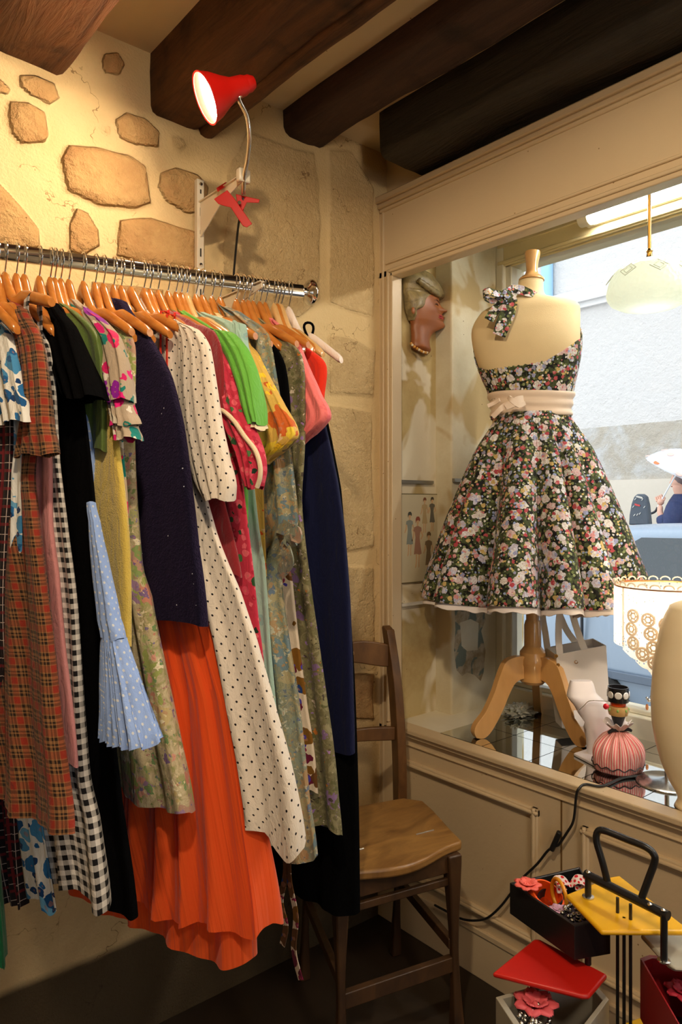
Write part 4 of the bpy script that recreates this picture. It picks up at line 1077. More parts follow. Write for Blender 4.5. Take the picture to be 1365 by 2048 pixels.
# floral halter dress
PRINT = None
def m_rose_print():
    t = NT('dark_rose_garden_print'); co = t.coord('Object')
    n0 = t.noise(co, 70, 3)
    c = t.mix(t.ramp(n0, [(.46, 0.0), (.54, 1.0)]), srgb(20, 20, 18), srgb(66, 74, 44))
    def lay(c, sc, rad, cols, pres, off, petals=True):
        co = t.coord('Object', loc=(off, off*1.3, off*.7))
        nz = t.n.new('ShaderNodeTexNoise'); nz.inputs['Scale'].default_value = sc*2.2; nz.inputs['Detail'].default_value = 2; t.l.new(co, nz.inputs['Vector'])
        vm = t.n.new('ShaderNodeVectorMath'); vm.operation = 'MULTIPLY_ADD'; t.l.new(nz.outputs['Color'], vm.inputs[0]); vm.inputs[1].default_value = (.5/sc,)*3; t.l.new(co, vm.inputs[2])
        v = t.voro(vm.outputs[0], sc, out=None); s = t.sep(v.outputs['Color'])
        inside = t.math('MULTIPLY', t.math('LESS_THAN', v.outputs['Distance'], rad), t.math('LESS_THAN', s[2], pres))
        cc = t.ramp(s[0], [(k/len(cols), q) for k, q in enumerate(cols)], 'CONSTANT')
        if petals:
            pn = t.noise(co, sc*4.5, 2, .5, 1.0)
            cc = t.mix(t.ramp(pn, [(.44, 0.0), (.62, .5)]), cc, (.30, .12, .12))
        return t.mix(inside, c, cc)
    c = lay(c, 110, .44, [srgb(110, 122, 74), srgb(134, 144, 98), srgb(72, 84, 54)], .7, 9, False)
    c = lay(c, 42, .50, [srgb(222, 222, 226), srgb(196, 198, 216), srgb(226, 226, 220), srgb(214, 190, 190)], .58, 0)
    c = lay(c, 66, .42, [srgb(184, 74, 82), srgb(216, 152, 152), srgb(206, 182, 110), srgb(150, 164, 204), srgb(222, 216, 214), srgb(180, 60, 74)], .60, 2)
    c = lay(c, 120, .38, [srgb(150, 166, 208), srgb(222, 220, 220), srgb(200, 120, 124), srgb(206, 182, 120)], .5, 5, False)
    return cloth(t, c, .75, weave=.0002)
PRINT = m_rose_print()
dress = thing('halter_dress', 'dark floral halter dress with a full flared skirt, on the dress form', 'dress', (MC.x, MC.y, .98))
n = 220
def topv(th):      # height of the bodice edge around the body, in picture rows
    x = math.cos(th)*math.cos(ph)+math.sin(th)*.5*math.sin(ph)
    back = interp(x, [-1, -.8, -.2, .15, .5, .8, 1], [732, 744, 741, 735, 715, 694, 682])
    front = 655
    w = max(0, min(1, (math.sin(th)+.15)/.5))
    return back*(1-w)+front*w
rings = []
K = 26
for i in range(K+1):
    f = i/K; ring = []
    for j in range(n):
        th = 2*math.pi*j/n; v = 838+(topv(th)-838)*f
        r_ = form_ring(v, .004, n=4, squ=.82)   # cheap centre test
        uc = sinterp(v, tv, [q[1] for q in TT]); hw = sinterp(v, tv, [q[2] for q in TT])*MD/F; k = sinterp(v, tv, [q[3] for q in TT])
        a = hw/math.sqrt(math.cos(ph)**2+(k*math.sin(ph))**2)+.004; b = hw*k+.004
        cs, sn = math.cos(th), math.sin(th)
        sh = .0016*math.sin(th*75)*(1 if (sn < 0 and cs < .3) else .25)
        p = MC+Lr*((uc-1066)*MD/F)+AX*((a+sh)*math.copysign(abs(cs)**.82, cs))+BX*((b+sh)*math.copysign(abs(sn)**.82, sn)); p.z = tz(v)+.002*math.sin(th*75)*(f > .95 and sn < 0 and cs < .3); ring.append(p)
    rings.append(ring)
MB().rings(rings).build('bodice', PRINT, dress, angle=180, solid=.0015)
def skirt(name, mat, v0, v1, ex, nfold, amp, seed, hemf=0.0, parent=None, n=420, sharp=1.0, K=60):
    sv = [826, 838, 850, 875, 900, 950, 1000, 1050, 1100, 1150, 1200, 1240]; sh = [72, 75, 82, 97, 112, 132, 150, 167, 182, 197, 210, 220]
    rnd = random.Random(seed); dph = [rnd.uniform(-.35, .35) for _ in range(nfold)]; am = [rnd.uniform(.65, 1.25) for _ in range(nfold)]
    rings = []
    for i in range(K+1):
        f = i/K; v = v0+(v1-v0)*f; R = sinterp(v, sv, sh)*MD/F+ex; ring = []
        g = max(0, (v-835)/(1195-835)); A = amp*(g**1.05)
        for j in range(n):
            th = 2*math.pi*j/n; q = th/(2*math.pi)*nfold; iq = int(q) % nfold
            a_ = am[iq]*(1-(q % 1))+am[(iq+1) % nfold]*(q % 1); d_ = dph[iq]*(1-(q % 1))+dph[(iq+1) % nfold]*(q % 1)
            w = math.cos(2*math.pi*(q+d_)); w = math.copysign(abs(w)**sharp, w)
            r = R+A*a_*w*.9-A*.45+.0015*math.sin(th*90)*(1-g)*min(1, g*20)
            sw = A*.6*a_*math.sin(2*math.pi*(q+d_))/max(R, .05)
            t2 = th+sw*.8
            p = MC+Lr*(math.cos(t2)*r)+Fw*(math.sin(t2)*r*.92)+Lr*(.004*g)
            p.y = min(p.y, 1.500-.0006*((j*7) % 5)); p.z = tz(v)+g*(.004*math.sin(th*3+1)+A*.15*w)+(hemf*math.sin(th*70+3*math.sin(th*9))*(f > .97))
            ring.append(p)
        rings.append(ring)
    return MB().rings(rings).build(name, mat, parent, angle=180, solid=.0012)
skirt('skirt', PRINT, 830, 1196, 0, 12, .066, 3, parent=dress, sharp=.85)
TUL = m_plain('white_petticoat_net', srgb(236, 226, 220), .9)
skirt('petticoat', TUL, 1120, 1207, -.008, 12, .062, 3, hemf=.0025, parent=dress)
# halter tie knotted at the nape
kn = at(1010, 590, 2.03)
V = lambda u, v, d: at(u, v, d)
ribbon('neck_band', PRINT, dress, [V(1092, 600, 2.07), V(1078, 592, 2.045), V(1060, 586, 2.035), V(1042, 580, 2.035), V(1026, 578, 2.035), V(1012, 586, 2.025)], Vector((0, 0, 1)), [.008, .014, .022, .026, .022, .014], .003)
ribbon('tie_end', PRINT, dress, [V(1012, 582, 2.02), V(1022, 600, 2.005), V(1016, 625, 2.0), V(1006, 650, 1.998), V(999, 671, 1.998)], Lr+Vector((0, 0, .15)), [.018, .036, .042, .040, .036], .003)
ribbon('tie_end', PRINT, dress, [V(1010, 590, 2.03), V(1000, 606, 2.015), V(990, 622, 2.005), V(978, 640, 2.0)], Lr+Vector((0, 0, .5)), [.014, .024, .028, .026], .003)
ribbon('bow_loop', PRINT, dress, [V(1010, 586, 2.02), V(996, 588, 2.01), V(978, 583, 2.0), V(968, 588, 2.01), V(972, 596, 2.025), V(988, 602, 2.03), V(1008, 592, 2.03)], Vector((0, 0, 1))+Fw*.5, [.016, .024, .026, .024, .022, .018, .014], .003)
MB().sphere(V(1011, 588, 2.022), .013, 16, (1, .8, 1.1)).build('knot', PRINT, dress)
# white sash
SASH = m_plain('off_white_leather', srgb(234, 212, 190), .5, var=.04, nscale=20, bumpd=.0006, bscale=60)
sash = thing('sash_belt', 'off-white leather sash wound round the dress waist and knotted', 'belt', (MC.x, MC.y, tz(815)))
rings = []
for i in range(15):
    f = i/14; v = 834-(834-789)*f
    fold = .0022*math.sin(f*4*math.pi*1.25)
    def mod(th, f=f): return 0
    ring = []
    for p_, th in zip(form_ring(v, .0075+fold, n=96, squ=.85), [2*math.pi*j/96 for j in range(96)]):
        p_.z += .006*math.cos(th-.3)*0+.004*math.sin(th*2); ring.append(p_)
    rings.append(ring)
MB().rings(rings).build('band', SASH, sash, angle=180, solid=.003)
ribbon('tie_end', SASH, sash, [V(1032, 802, 1.965), V(1010, 812, 1.955), V(1000, 820, 1.955), V(986, 834, 1.965)], Vector((0, 0, 1)), [.012, .016, .014, .013], .004)
ribbon('tie_end', SASH, sash, [V(1000, 800, 1.97), V(990, 806, 1.98), V(976, 812, 1.985)], Vector((0, 0, 1)), .010, .004)
ribbon('knot', SASH, sash, [V(1046, 797, 1.955), V(1036, 800, 1.945), V(1024, 808, 1.945), V(1012, 815, 1.95)], Vector((0, 0, 1)), [.016, .020, .020, .014], .007)
ribbon('knot', SASH, sash, [V(1050, 806, 1.955), V(1038, 810, 1.945), V(1024, 800, 1.942), V(1018, 794, 1.95)], Vector((0, 0, 1)), [.010, .014, .014, .010], .006)

# ------------------------------------------------------------------ relief helper: rows of (v, uL, uR, depth) on a plane y = yw
def relief_y(tab, yw, n=40, K=60, squ=.85, full=False):
    vs = [r[0] for r in tab]; rings = []
    for v in np.linspace(vs[0], vs[-1], K):
        l = sinterp(v, vs, [r[1] for r in tab]); r_ = sinterp(v, vs, [r[2] for r in tab]); D = sinterp(v, vs, [r[3] for r in tab])
        A = on_y(l, v, yw); B = on_y(r_, v, yw); zc = (A.z+B.z)/2
        xc = (A.x+B.x)/2; hw = max(.0005, (B.x-A.x)/2); ring = []
        for j in range(n+1):
            th = math.pi*j/n if not full else 2*math.pi*j/n
            ring.append(Vector((xc+hw*math.cos(th), yw-D*math.copysign(abs(math.sin(th))**squ, math.sin(th)), zc)))
        rings.append(ring)
    return rings
YN = 1.575
head = thing('profile_sculpture', 'painted plaster head in profile with rolled 1940s hair, on the niche wall', 'wall sculpture', (1.62, YN, 1.70))
SKIN = m_plain('painted_terracotta_skin', srgb(146, 84, 40), .42, var=.08)
HAIR = m_wood('painted_grey_blond_hair', srgb(98, 82, 52), srgb(168, 148, 98), .4, (1, 1, 1), 30, .002)
yh = YN-.012
base_f = [(584, 822, 866, .032), (594, 819, 872, .036), (604, 818, 873.5, .039), (614, 818, 874, .040), (626, 818, 875, .038), (636, 819, 876, .036), (644, 820, 877, .034), (650, 821, 876, .031), (656, 822, 871, .028), (664, 822, 863, .026), (672, 823, 857.5, .026), (682, 823, 855, .026), (692, 822, 856, .027), (698, 823, 858, .026), (704, 832, 857, .018), (709, 845, 855, .004)]
feat = [(600, 0), (607, .5), (611, 2), (615, 6), (618.5, 11), (621, 10.5), (623.5, 5), (627, 3), (630, 5.5), (632.5, 7.5), (635, 5), (638, 6.5), (641, 3.5), (645, 6), (649, 8), (653, 8), (657, 5), (662, 1), (667, 0)]
mb_rings = []
bv = [r[0] for r in base_f]; fv = [r[0] for r in feat]; fb = [r[1] for r in feat]
for v in np.linspace(584, 709, 130):
    l, r_, D = (sinterp(v, bv, [q[m_] for q in base_f]) for m_ in (1, 2, 3))
    A = on_y(l, v, yh); B = on_y(r_, v, yh); xc = (A.x+B.x)/2; hw = max(.0005, (B.x-A.x)/2)
    bmp = interp(v, fv, fb)*(on_y(871, v, yh).x-on_y(870, v, yh).x); ring = []
    eye = math.exp(-((v-611)/4.5)**2); chk = math.exp(-((v-624)/8)**2)
    for jj in range(49):
        th = math.pi*jj/48; cs, sn = math.cos(th), math.sin(th)
        pw = 7 if v < 628 else 4
        sock = -.0035*eye*math.exp(-((th-1.12)/.20)**2)+.0025*chk*math.exp(-((th-1.4)/.35)**2)
        bb_ = bmp*math.exp(-((th-.72)/(.16 if v < 628 else .30))**2)
        ring.append(Vector((xc+hw*cs+bb_*.80, yh-D*abs(sn)**.85-sock-bb_*.45, (A.z+B.z)/2)))
    mb_rings.append(ring)
MB().rings(mb_rings, closed=True, caps=True).build('face', SKIN, head, angle=180)
hair1 = [(541, 830, 846, .008), (544, 820, 856, .022), (550, 812, 862, .034), (560, 807, 869, .042), (570, 806, 876, .045), (580, 806, 881, .045), (588, 806, 883, .043), (592, 806, 880, .038), (595, 806, 860, .040), (600, 807, 846, .042), (612, 808, 840, .043), (618, 809, 834, .041), (622, 810, 824, .036), (632, 814, 824, .030), (642, 817, 824, .018)]
MB().rings(relief_y(hair1, yh+.002, K=80), closed=True, caps=True).build('hair', HAIR, head, angle=180)
mb = MB()
hp2 = smooth_path([on_y(838, 560, yh-.044), on_y(850, 570, yh-.045), on_y(864, 580, yh-.043), on_y(876, 588, yh-.034), on_y(882, 591, yh-.018)], 6)
mb.tube(hp2, [.007+.0035*math.sin(i/len(hp2)*3.1)+.0012*math.cos(i*1.6) for i in range(len(hp2))], 14)
mb.build('hair_roll', HAIR, head, angle=180)
MB().sphere(on_y(827, 621, yh-.036), .009, 14, (.75, .5, 1.15)).build('ear', SKIN, head)
LIP = m_plain('painted_red_lips', srgb(178, 44, 62), .3)
def fpt(v, th, ex=0.0):
    l, r_, D = (sinterp(v, bv, [q[m_] for q in base_f]) for m_ in (1, 2, 3)); A = on_y(l, v, yh); B = on_y(r_, v, yh); hw = (B.x-A.x)/2
    return Vector(((A.x+B.x)/2+(hw+ex)*math.cos(th), yh-(D+ex)*abs(math.sin(th))**.85, (A.z+B.z)/2))
mb = MB()
for (v, ex, r0) in ((631.8, .0068, .0030), (635.6, .0055, .0034)):
    mb.tube([fpt(v-.2, .30, ex*.6), fpt(v, .50, ex), fpt(v+.2, .72, ex+.0012), fpt(v, .95, ex*.8), fpt(v-.4, 1.12, ex*.1)], [.0008, r0*.8, r0, r0*.8, .0006], 10)
mb.build('lips', LIP, head)
MB().tube([fpt(612, .98, -.0015), fpt(610.3, 1.10, -.001), fpt(610.3, 1.22, -.001), fpt(612.5, 1.36, -.0005)], [.0006, .0020, .0020, .0006], 8).build('eyelid', m_plain('painted_eye', srgb(60, 32, 20), .3), head)
MB().tube([fpt(606, .92, .001), fpt(603, 1.08, .0012), fpt(602.5, 1.24, .0012), fpt(605, 1.42, .0008)], [.0006, .0010, .0010, .0005], 8).build('eyebrow', m_plain('painted_brow', srgb(60, 34, 20), .4), head)
neckl = thing('bead_necklace', 'amber and pearl bead choker round the plaster head\'s neck', 'necklace', tuple(on_y(840, 700, yh-.03)))
bp = smooth_path([on_y(821, 684, yh-.010), on_y(826, 691, yh-.026), on_y(836, 698, yh-.032), on_y(847, 704, yh-.026), on_y(856, 705, yh-.014), on_y(859, 698, yh-.004)], 8)
acc = 0; last = bp[0]; k = 0
AMB = m_plain('amber_bead', srgb(206, 146, 60), .2); PRL = m_plain('pearl_bead', srgb(232, 216, 180), .2)
for p in bp:
    if (p-last).length > .0078:
        MB().sphere(p, .0042, 12).build('bead', PRL if k % 3 == 1 else AMB, neckl); last = p; k += 1

# framed sheet of dress drawings
def quad_y(pts, y): return [on_y(u, v, y) for u, v in pts]
x0, x1 = on_y(806, 1000, YN).x, on_y(877, 1000, YN).x
z1_, z0_ = on_y(877, 988, YN).z, on_y(877, 1160, YN).z
x0 = XW+.04
post_ = thing('pattern_sheet', 'glazed sheet of five fashion drawings hung low on the niche wall', 'framed print', ((x0+x1)/2, YN, z0_))
MB().box2((x0, YN-.006, z0_), (x1, YN-.0005, z1_)).build('frame', m_plain('thin_metal_edge', srgb(150, 138, 104), .4, .6), post_)
MB().box2((x0+.002, YN-.0068, z0_+.003), (x1-.002, YN-.0055, z1_-.003)).build('sheet', m_plain('aged_paper', srgb(206, 196, 166), .6, var=.1), post_)
def figure(u, v0, h, dress_c, hair_c):
    y = YN-.0074; s_ = h/60
    def pl(pts, m, nm): MB().prism([on_y(u+a*s_, v0+b*s_, y) for a, b in pts], (0, .0008, 0)).build(nm, m, post_, smooth=False)
    m1 = m_plain('print_ink', dress_c, .6); m2 = m_plain('print_hair', hair_c, .6); sk = m_plain('print_skin', srgb(206, 170, 130), .6)
    pl([(-2.2, 1), (-1, -1.5), (1.5, -1.8), (3, 1), (2.6, 4), (1, 2.5), (-1.6, 3.5), (-2.4, 6)], m2, 'drawn_hair')
    pl([(-1.6, 3), (1.4, 2.4), (1.8, 5), (.8, 7.2), (.9, 9.5), (-.9, 9.5), (-.8, 7.2)], sk, 'drawn_face')
    pl([(-.9, 9.3), (.9, 9.3), (4.2, 11), (4.6, 15), (3, 16), (2.2, 22), (2.6, 27), (4.6, 41), (2, 42.4), (-1, 41.5), (-4.2, 42), (-2.8, 27), (-2.4, 22), (-3.2, 16), (-4.8, 15.4), (-4.2, 11)], m1, 'drawn_dress')
    pl([(-4.8, 15.2), (-3.4, 15.8), (-4.0, 22), (-6.2, 27), (-7, 26.4), (-5.4, 21)], sk, 'drawn_arm'); pl([(4.6, 14.8), (3.2, 15.8), (5.2, 20), (3.4, 24), (4.2, 24.8), (6.6, 20.4)], sk, 'drawn_arm')
    pl([(-2, 42), (-.6, 42), (-.9, 50), (-1.4, 56), (-2.6, 58), (-3, 57), (-1.9, 50)], sk, 'drawn_leg'); pl([(1, 42), (2.6, 42), (2.0, 50), (2.2, 56), (1, 57.5), (.8, 50)], sk, 'drawn_leg')
figure(850, 997, 72, srgb(186, 164, 124), srgb(130, 84, 60)); figure(865, 996, 70, srgb(104, 102, 92), srgb(70, 66, 56))
figure(820, 1026, 90, srgb(140, 148, 140), srgb(80, 80, 72)); figure(836, 1036, 104, srgb(164, 124, 104), srgb(150, 80, 64)); figure(858, 1066, 92, srgb(126, 108, 82), srgb(110, 88, 60))
ALU = m_plain('brushed_aluminium_strip', srgb(150, 146, 134), .4, .7)
za, zb = on_y(850, 964, YN).z, on_y(850, 1203, YN).z
MB().box2((XW+.04, YN-.012, za-.006), (1.70, YN, za+.004)).build('wall_rail', ALU, None, label='thin grey metal rail across the niche wall above the drawings', cat='rail', smooth=False)
MB().box2((XW+.04, YN-.012, zb-.005), (1.70, YN, zb+.004)).build('wall_rail', m_plain('pale_painted_strip', srgb(220, 214, 200), .5), None, label='pale metal rail across the niche wall below the drawings', cat='rail', smooth=False)
zc_ = on_y(915, 961, YP).z
MB().box2((XP+.002, YP-.010, zc_-.005), (XP+.09, YP+.0, zc_+.006)).build('wall_rail', ALU, None, label='short metal rail on the pale pier beside the skirt', cat='rail', smooth=False)

# peeled patch low on the pier
PE = m_plaster('peeled_old_paint_patch', srgb(206, 194, 168), srgb(170, 150, 116), srgb(128, 138, 126), 30)
pts = [(910, 1215), (930, 1208), (940, 1222), (968, 1212), (972, 1240), (963, 1262), (972, 1300), (968, 1345), (962, 1362), (950, 1350), (935, 1345), (925, 1352), (914, 1340), (909, 1300), (912, 1260)]
struct(MB().prism(quad_y(pts, YP-.0006), (0, .002, 0)), 'wall_patch', PE)
pts = [(921, 1245), (942, 1238), (958, 1246), (956, 1300), (935, 1302), (924, 1292)]
struct(MB().prism(quad_y(pts, YP-.0012), (0, .002, 0)), 'wall_patch', MAT['pier_plaster'])

# ------------------------------------------------------------------ window lights, boxes and cable
cap = on_x(1168, 438, 1.905); zt = cap.z
tube = thing('fluorescent_tube', 'lit white fluorescent tube across the top of the shop window', 'lamp', (1.92, cap.y, zt))
MB().tube([(1.905, cap.y-.02, zt), (1.905, YE+.02, zt)], .019, 20).build('tube', m_emit('lit_tube', (1.0, .98, .90), 64.0), tube)
MB().tube([(1.905, cap.y+.010, zt), (1.905, cap.y-.022, zt)], .0235, 20).build('end_cap', MAT['paint_pale'], tube, bevel=.002)
MB().box2((1.925, YE+.02, zt-.018), (1.94, cap.y+.004, zt+.022)).build('batten', MAT['paint_pale'], tube, bevel=.002)
WCAB = m_plain('white_cable', srgb(220, 212, 190), .5)
cb = thing('white_cable', 'white cable clipped along the niche top to the tube lamp', 'cable', tuple(on_x(1080, 460, 1.9)))
MB().tube(smooth_path([on_x(1012, 474, 1.86), on_x(1030, 463, 1.88), on_x(1060, 459, 1.90), on_x(1100, 448, 1.90), on_x(1130, 437, 1.90), on_x(1160, 434, 1.905)], 8), .0035, 10).build('cable', WCAB, cb)
for (u, v) in ((1050, 461), (1127, 438)):
    MB().box(on_x(u, v, 1.90), (.008, .010, .014)).build('clip', WCAB, cb, bevel=.001)
jb = on_y(1022, 493, 1.49)
MB().box((jb.x, 1.49, jb.z), (.040, .035, .052)).build('junction_box', MAT['lamp_yellow_paint'], None, bevel=.004, label='small ivory junction box at the top of the pier', cat='junction box')
vt = on_y(1032, 530, 1.49)
vent = thing('vent_grille', 'narrow slatted vent grille below the junction box', 'vent', tuple(vt))
MB().box((vt.x, 1.497, vt.z), (.034, .020, .075)).build('casing', MAT['paint_pale'], vent, bevel=.002)
mb = MB()
for k in range(7): mb.box((vt.x, 1.4865, vt.z-.028+k*.0092), (.024, .002, .0035), Matrix.Rotation(-.5, 3, 'Y'))
mb.build('slat', DK, vent, smooth=False)

# pendant lamp of pressed glass
pc = at(1300, 520, 1.80)
pend = thing('pendant_lamp', 'lit pressed-glass pendant lamp with diamond pattern, on a brass rod in the window', 'lamp', tuple(pc))
BRASS = m_plain('aged_brass', srgb(190, 150, 80), .25, 1.0)
MB().tube([(pc.x, pc.y, pc.z+.008), (pc.x, pc.y, 2.14)], .0042, 12).build('rod', BRASS, pend)
MB().lathe(pc, [(.010, -.006), (.013, 0), (.008, .006), (.006, .018), (.008, .022), (.0045, .028)], 18).build('collar', BRASS, pend)
t = NT('lit_pressed_glass'); co = t.coord('Object'); n_ = t.noise(co, 60, 3); t.bump(t.voro(co, 90), .003)
t.set(srgb(226, 236, 222), .25, spec=.6)
trl = t.n.new('ShaderNodeBsdfTranslucent'); trl.inputs[0].default_value = (.93, .97, .90, 1); mx = t.n.new('ShaderNodeMixShader'); mx.inputs[0].default_value = .62
t.l.new(t.b.outputs[0], mx.inputs[1]); t.l.new(trl.outputs[0], mx.inputs[2]); t.l.new(mx.outputs[0], t.out.inputs[0]); GLS = t.m
prof = [(.010, 0), (.040, -.004), (.066, -.014), (.086, -.032), (.097, -.055), (.102, -.080), (.100, -.092), (.092, -.104), (.070, -.116), (.035, -.122), (.0001, -.123)]
MB().lathe(pc, prof[::-1], 56).build('shade', GLS, pend, angle=180)
MB().sphere(pc+Vector((0, 0, -.075)), .030, 16).build('bulb', m_emit('pendant_bulb', (1, 1, .90), 5.5), pend)
DI = m_plain('moulded_glass_ridge', srgb(206, 214, 200), .3)
for k in range(8):
    a = YAW+math.radians(-90-22+45*k)+math.radians(22); rd = Vector((math.cos(a), math.sin(a), 0)); tn = Vector((-rd.y, rd.x, 0))
    c = pc+rd*.0905+Vector((0, 0, -.040)); upv = (Vector((0, 0, 1))-rd*.75).normalized()
    for sc_ in (.021, .012):
        q = [c+upv*sc_, c+tn*sc_, c-upv*sc_, c-tn*sc_, c+upv*sc_]
        MB().tube(q, .0011, 6, caps=False).build('diamond_ridge', DI, pend)
# ------------------------------------------------------------------ things on the mirrored ledge
def relief_d(tab, d, n=28, K=40, depth_axis=None, squ=.9, rev=False):
    """rows (v, uL, uR, half depth) at camera depth d, full loops"""
    vs = [r[0] for r in tab]; rings = []; dax = Fw
    for v in np.linspace(vs[0], vs[-1], K):
        l = interp(v, vs, [r[1] for r in tab]); r_ = interp(v, vs, [r[2] for r in tab]); D = interp(v, vs, [r[3] for r in tab])
        A, B = at(l, v, d), at(r_, v, d); c = (A+B)/2; hw = (B-A).length/2; ring = []
        for j in range(n):
            th = 2*math.pi*j/n
            ring.append(c+Lr*(hw*math.copysign(abs(math.cos(th))**squ, math.cos(th)))+Fw*(D*math.copysign(abs(math.sin(th))**squ, math.sin(th))))
        rings.append(ring)
    return rings
WB = m_plain('white_satin_card', srgb(250, 244, 248), .45)
bust = thing('necklace_bust', 'white necklace display bust on a small square foot beside the tripod leg', 'display stand', tuple(on_z(1200, 1512, .6)))
bd_ = .65*F/(1512-V0)
tab = [(1361, 1142, 1184, .012), (1366, 1140, 1187, .014), (1385, 1136, 1192, .020), (1393, 1135, 1200, .024), (1400, 1140, 1208, .026), (1412, 1150, 1220, .027), (1430, 1160, 1229, .027), (1450, 1168, 1234, .025), (1480, 1174, 1236, .022), (1508, 1176, 1232, .020), (1514, 1176, 1230, .020)]
MB().rings(relief_d(tab, bd_, K=60, squ=.75), caps=True).build('bust', WB, bust, angle=50)
q = [on_z(u, v, .6) for u, v in ((1148, 1512), (1190, 1534), (1262, 1506), (1215, 1490))]
MB().prism(q, (0, 0, .008)).build('foot', WB, bust, bevel=.002)
ear = thing('ear_drop_necklace', 'thin silver chain with a white tag hung on the necklace bust', 'necklace', tuple(at(1150, 1420, bd_-.03)))
MB().tube(smooth_path([at(u, v, bd_-.034) for u, v in ((1228, 1404), (1205, 1402), (1180, 1402), (1168, 1412), (1155, 1424), (1148, 1432))], 6), .0009, 6).build('chain', MAT['chrome'], ear)
MB().prism([at(u, v, bd_-.035) for u, v in ((1148, 1422), (1153, 1420), (1170, 1444), (1168, 1452), (1163, 1454), (1150, 1436))], Fw*.002).build('tag', m_plain('white_card', (.85, .85, .88), .4), ear, smooth=False)

# handbag leaning behind the tripod
HB = m_plain('white_leather_bag', srgb(250, 245, 242), .4, var=.02)
hd = 2.06
bag = thing('handbag', 'white open leather handbag with two straps and brass eyelets behind the dress form', 'handbag', tuple(on_z(1150, 1455, .6)))
def bagring(f, inset=0.0):     # f 0 bottom .. 1 top
    a = at(1118+(1102-1118)*f, 1450+(1302-1450)*f, hd); b = at(1218+(1200-1218)*f, 1470+(1292-1470)*f, hd-.02)
    if f == 0: a.z = max(a.z, .6); b.z = max(.6, b.z)
    th = Fw*(.030+.022*f)
    return [a-th+Lr*inset+Fw*inset, b-th-Lr*inset+Fw*inset, b+th-Lr*inset-Fw*inset, a+th+Lr*inset-Fw*inset]
fr_r = [bagring(f) for f in (0, .35, .7, 1)]
ir = [bagring(f, .003) for f in (1, .7, .35, .03)]
for r_ in (fr_r[-1], ir[0]): r_[0].z += .0; r_[1].z += .012; r_[2].z += .012
MB().rings(fr_r+ir, caps=True).build('body', HB, bag, bevel=.002, angle=30)
MB().rings([[p+Vector((0, 0, .0)) for p in bagring(.62, .006)], [p+Vector((0, 0, .004)) for p in bagring(.66, .006)]], caps=True).build('lining', m_plain('black_lining', (.02, .02, .02), .6), bag, smooth=False)
for (u, v) in ((1113, 1312), (1117, 1330), (1153, 1324)):
    MB().lathe(at(u, v, hd-.056), [(.0028, 0), (.0036, .0012), (.0050, .0012), (.0052, 0)], 16, m=(-Fw).to_track_quat('Z', 'Y').to_matrix()).build('eyelet', BRASS, bag)
def strap_(off, us):
    ribbon('strap', HB, bag, [at(u, v, hd+off) for u, v in us], Lr, .018, .003)
strap_(-.05, [(1122, 1322), (1118, 1280), (1119, 1240), (1124, 1212), (1134, 1200), (1142, 1215), (1152, 1250), (1166, 1290), (1176, 1308)])
strap_(.045, [(1098, 1315), (1092, 1270), (1086, 1230), (1092, 1205), (1104, 1202), (1118, 1225), (1135, 1262), (1160, 1295)])

# crumpled lace
def blob(c, sx, sy, sz, amp, fr_, seed, n=48):
    mb = MB(); base = []
    for i in range(n//2+1):
        ph_ = math.pi*i/(n//2); ring = []
        for j in range(n):
            th = 2*math.pi*j/n; d = Vector((math.sin(ph_)*math.cos(th), math.sin(ph_)*math.sin(th), -math.cos(ph_)))
            r = 1+amp*noise.noise(d*fr_+Vector((seed, 0, 0)))+amp*.5*noise.noise(d*fr_*2.7+Vector((0, seed, 0)))
            p = Vector((d.x*sx*r, d.y*sy*r, max(-sz*.6, d.z*sz*r))); ring.append(Vector(c)+p)
        base.append(ring)
    return mb.rings(base)
c = on_z(1040, 1430, .6)
blob(c+Vector((0, 0, .013)), .050, .030, .020, .7, 4, 3).build('crumpled_lace', m_plain('white_cotton_lace', srgb(232, 232, 214), .9, bumpd=.003, bscale=140), None, label='small crumpled piece of white lace lying on the mirror tiles', cat='lace')

# striped pouch topped with a wooden bead and bangles
pz = on_z(1250, 1552, .6)
pd_ = .65*F/(1552-V0)
pc_ = Vector((pz.x, pz.y, 0))+Fw*.04; pc_.z = .6
pch = thing('striped_pouch', 'pink and white striped drawstring pouch with black ribbon and ruffled top', 'pouch', tuple(pc_))
t = NT('pink_white_ticking'); x, y, z = t.sep(t.coord('UV'))
MPS = cloth(t, t.mix(stripe(t, x, .0065, .0032), srgb(232, 118, 122), srgb(240, 206, 196)), .6)
prof = [(.050, 0), (.060, .006), (.064, .025), (.063, .048), (.055, .066), (.040, .082), (.022, .094), (.013, .099)]
rings = []; uvs = []; n = 240
for i in range(41):
    f = i/40*(len(prof)-1); k = min(int(f), len(prof)-2); t_ = f-k
    r = sinterp(f, list(range(len(prof))), [p[0] for p in prof]); zz = interp(f, range(len(prof)), [p[1] for p in prof])
    g = max(0, (zz-.03)/.069); ring = []; uv = []
    for j in range(n+1):
        th = 2*math.pi*j/n
        rr = r*(1+.14*g*math.sin(th*17+math.sin(th*3)))+.002*math.sin(th*5+1)
        ring.append(pc_+Vector((math.cos(th)*rr*1.0, math.sin(th)*rr*.9, zz))); uv.append((th*.062, zz))
    rings.append(ring); uvs.append(uv)
MB().rings(rings, closed=False, uvs=uvs).build('bag', MPS, pch, angle=180)
pts = [pc_+Vector((math.cos(a)*.066, math.sin(a)*.0595, .020+.003*math.sin(a*14))) for a in [2*math.pi*k/120 for k in range(121)]]
BLKR = m_plain('black_ribbon', (.015, .012, .015), .5)
MB().tube(pts, .0013, 6, caps=False).build('rickrack_trim', BLKR, pch)
rings = []
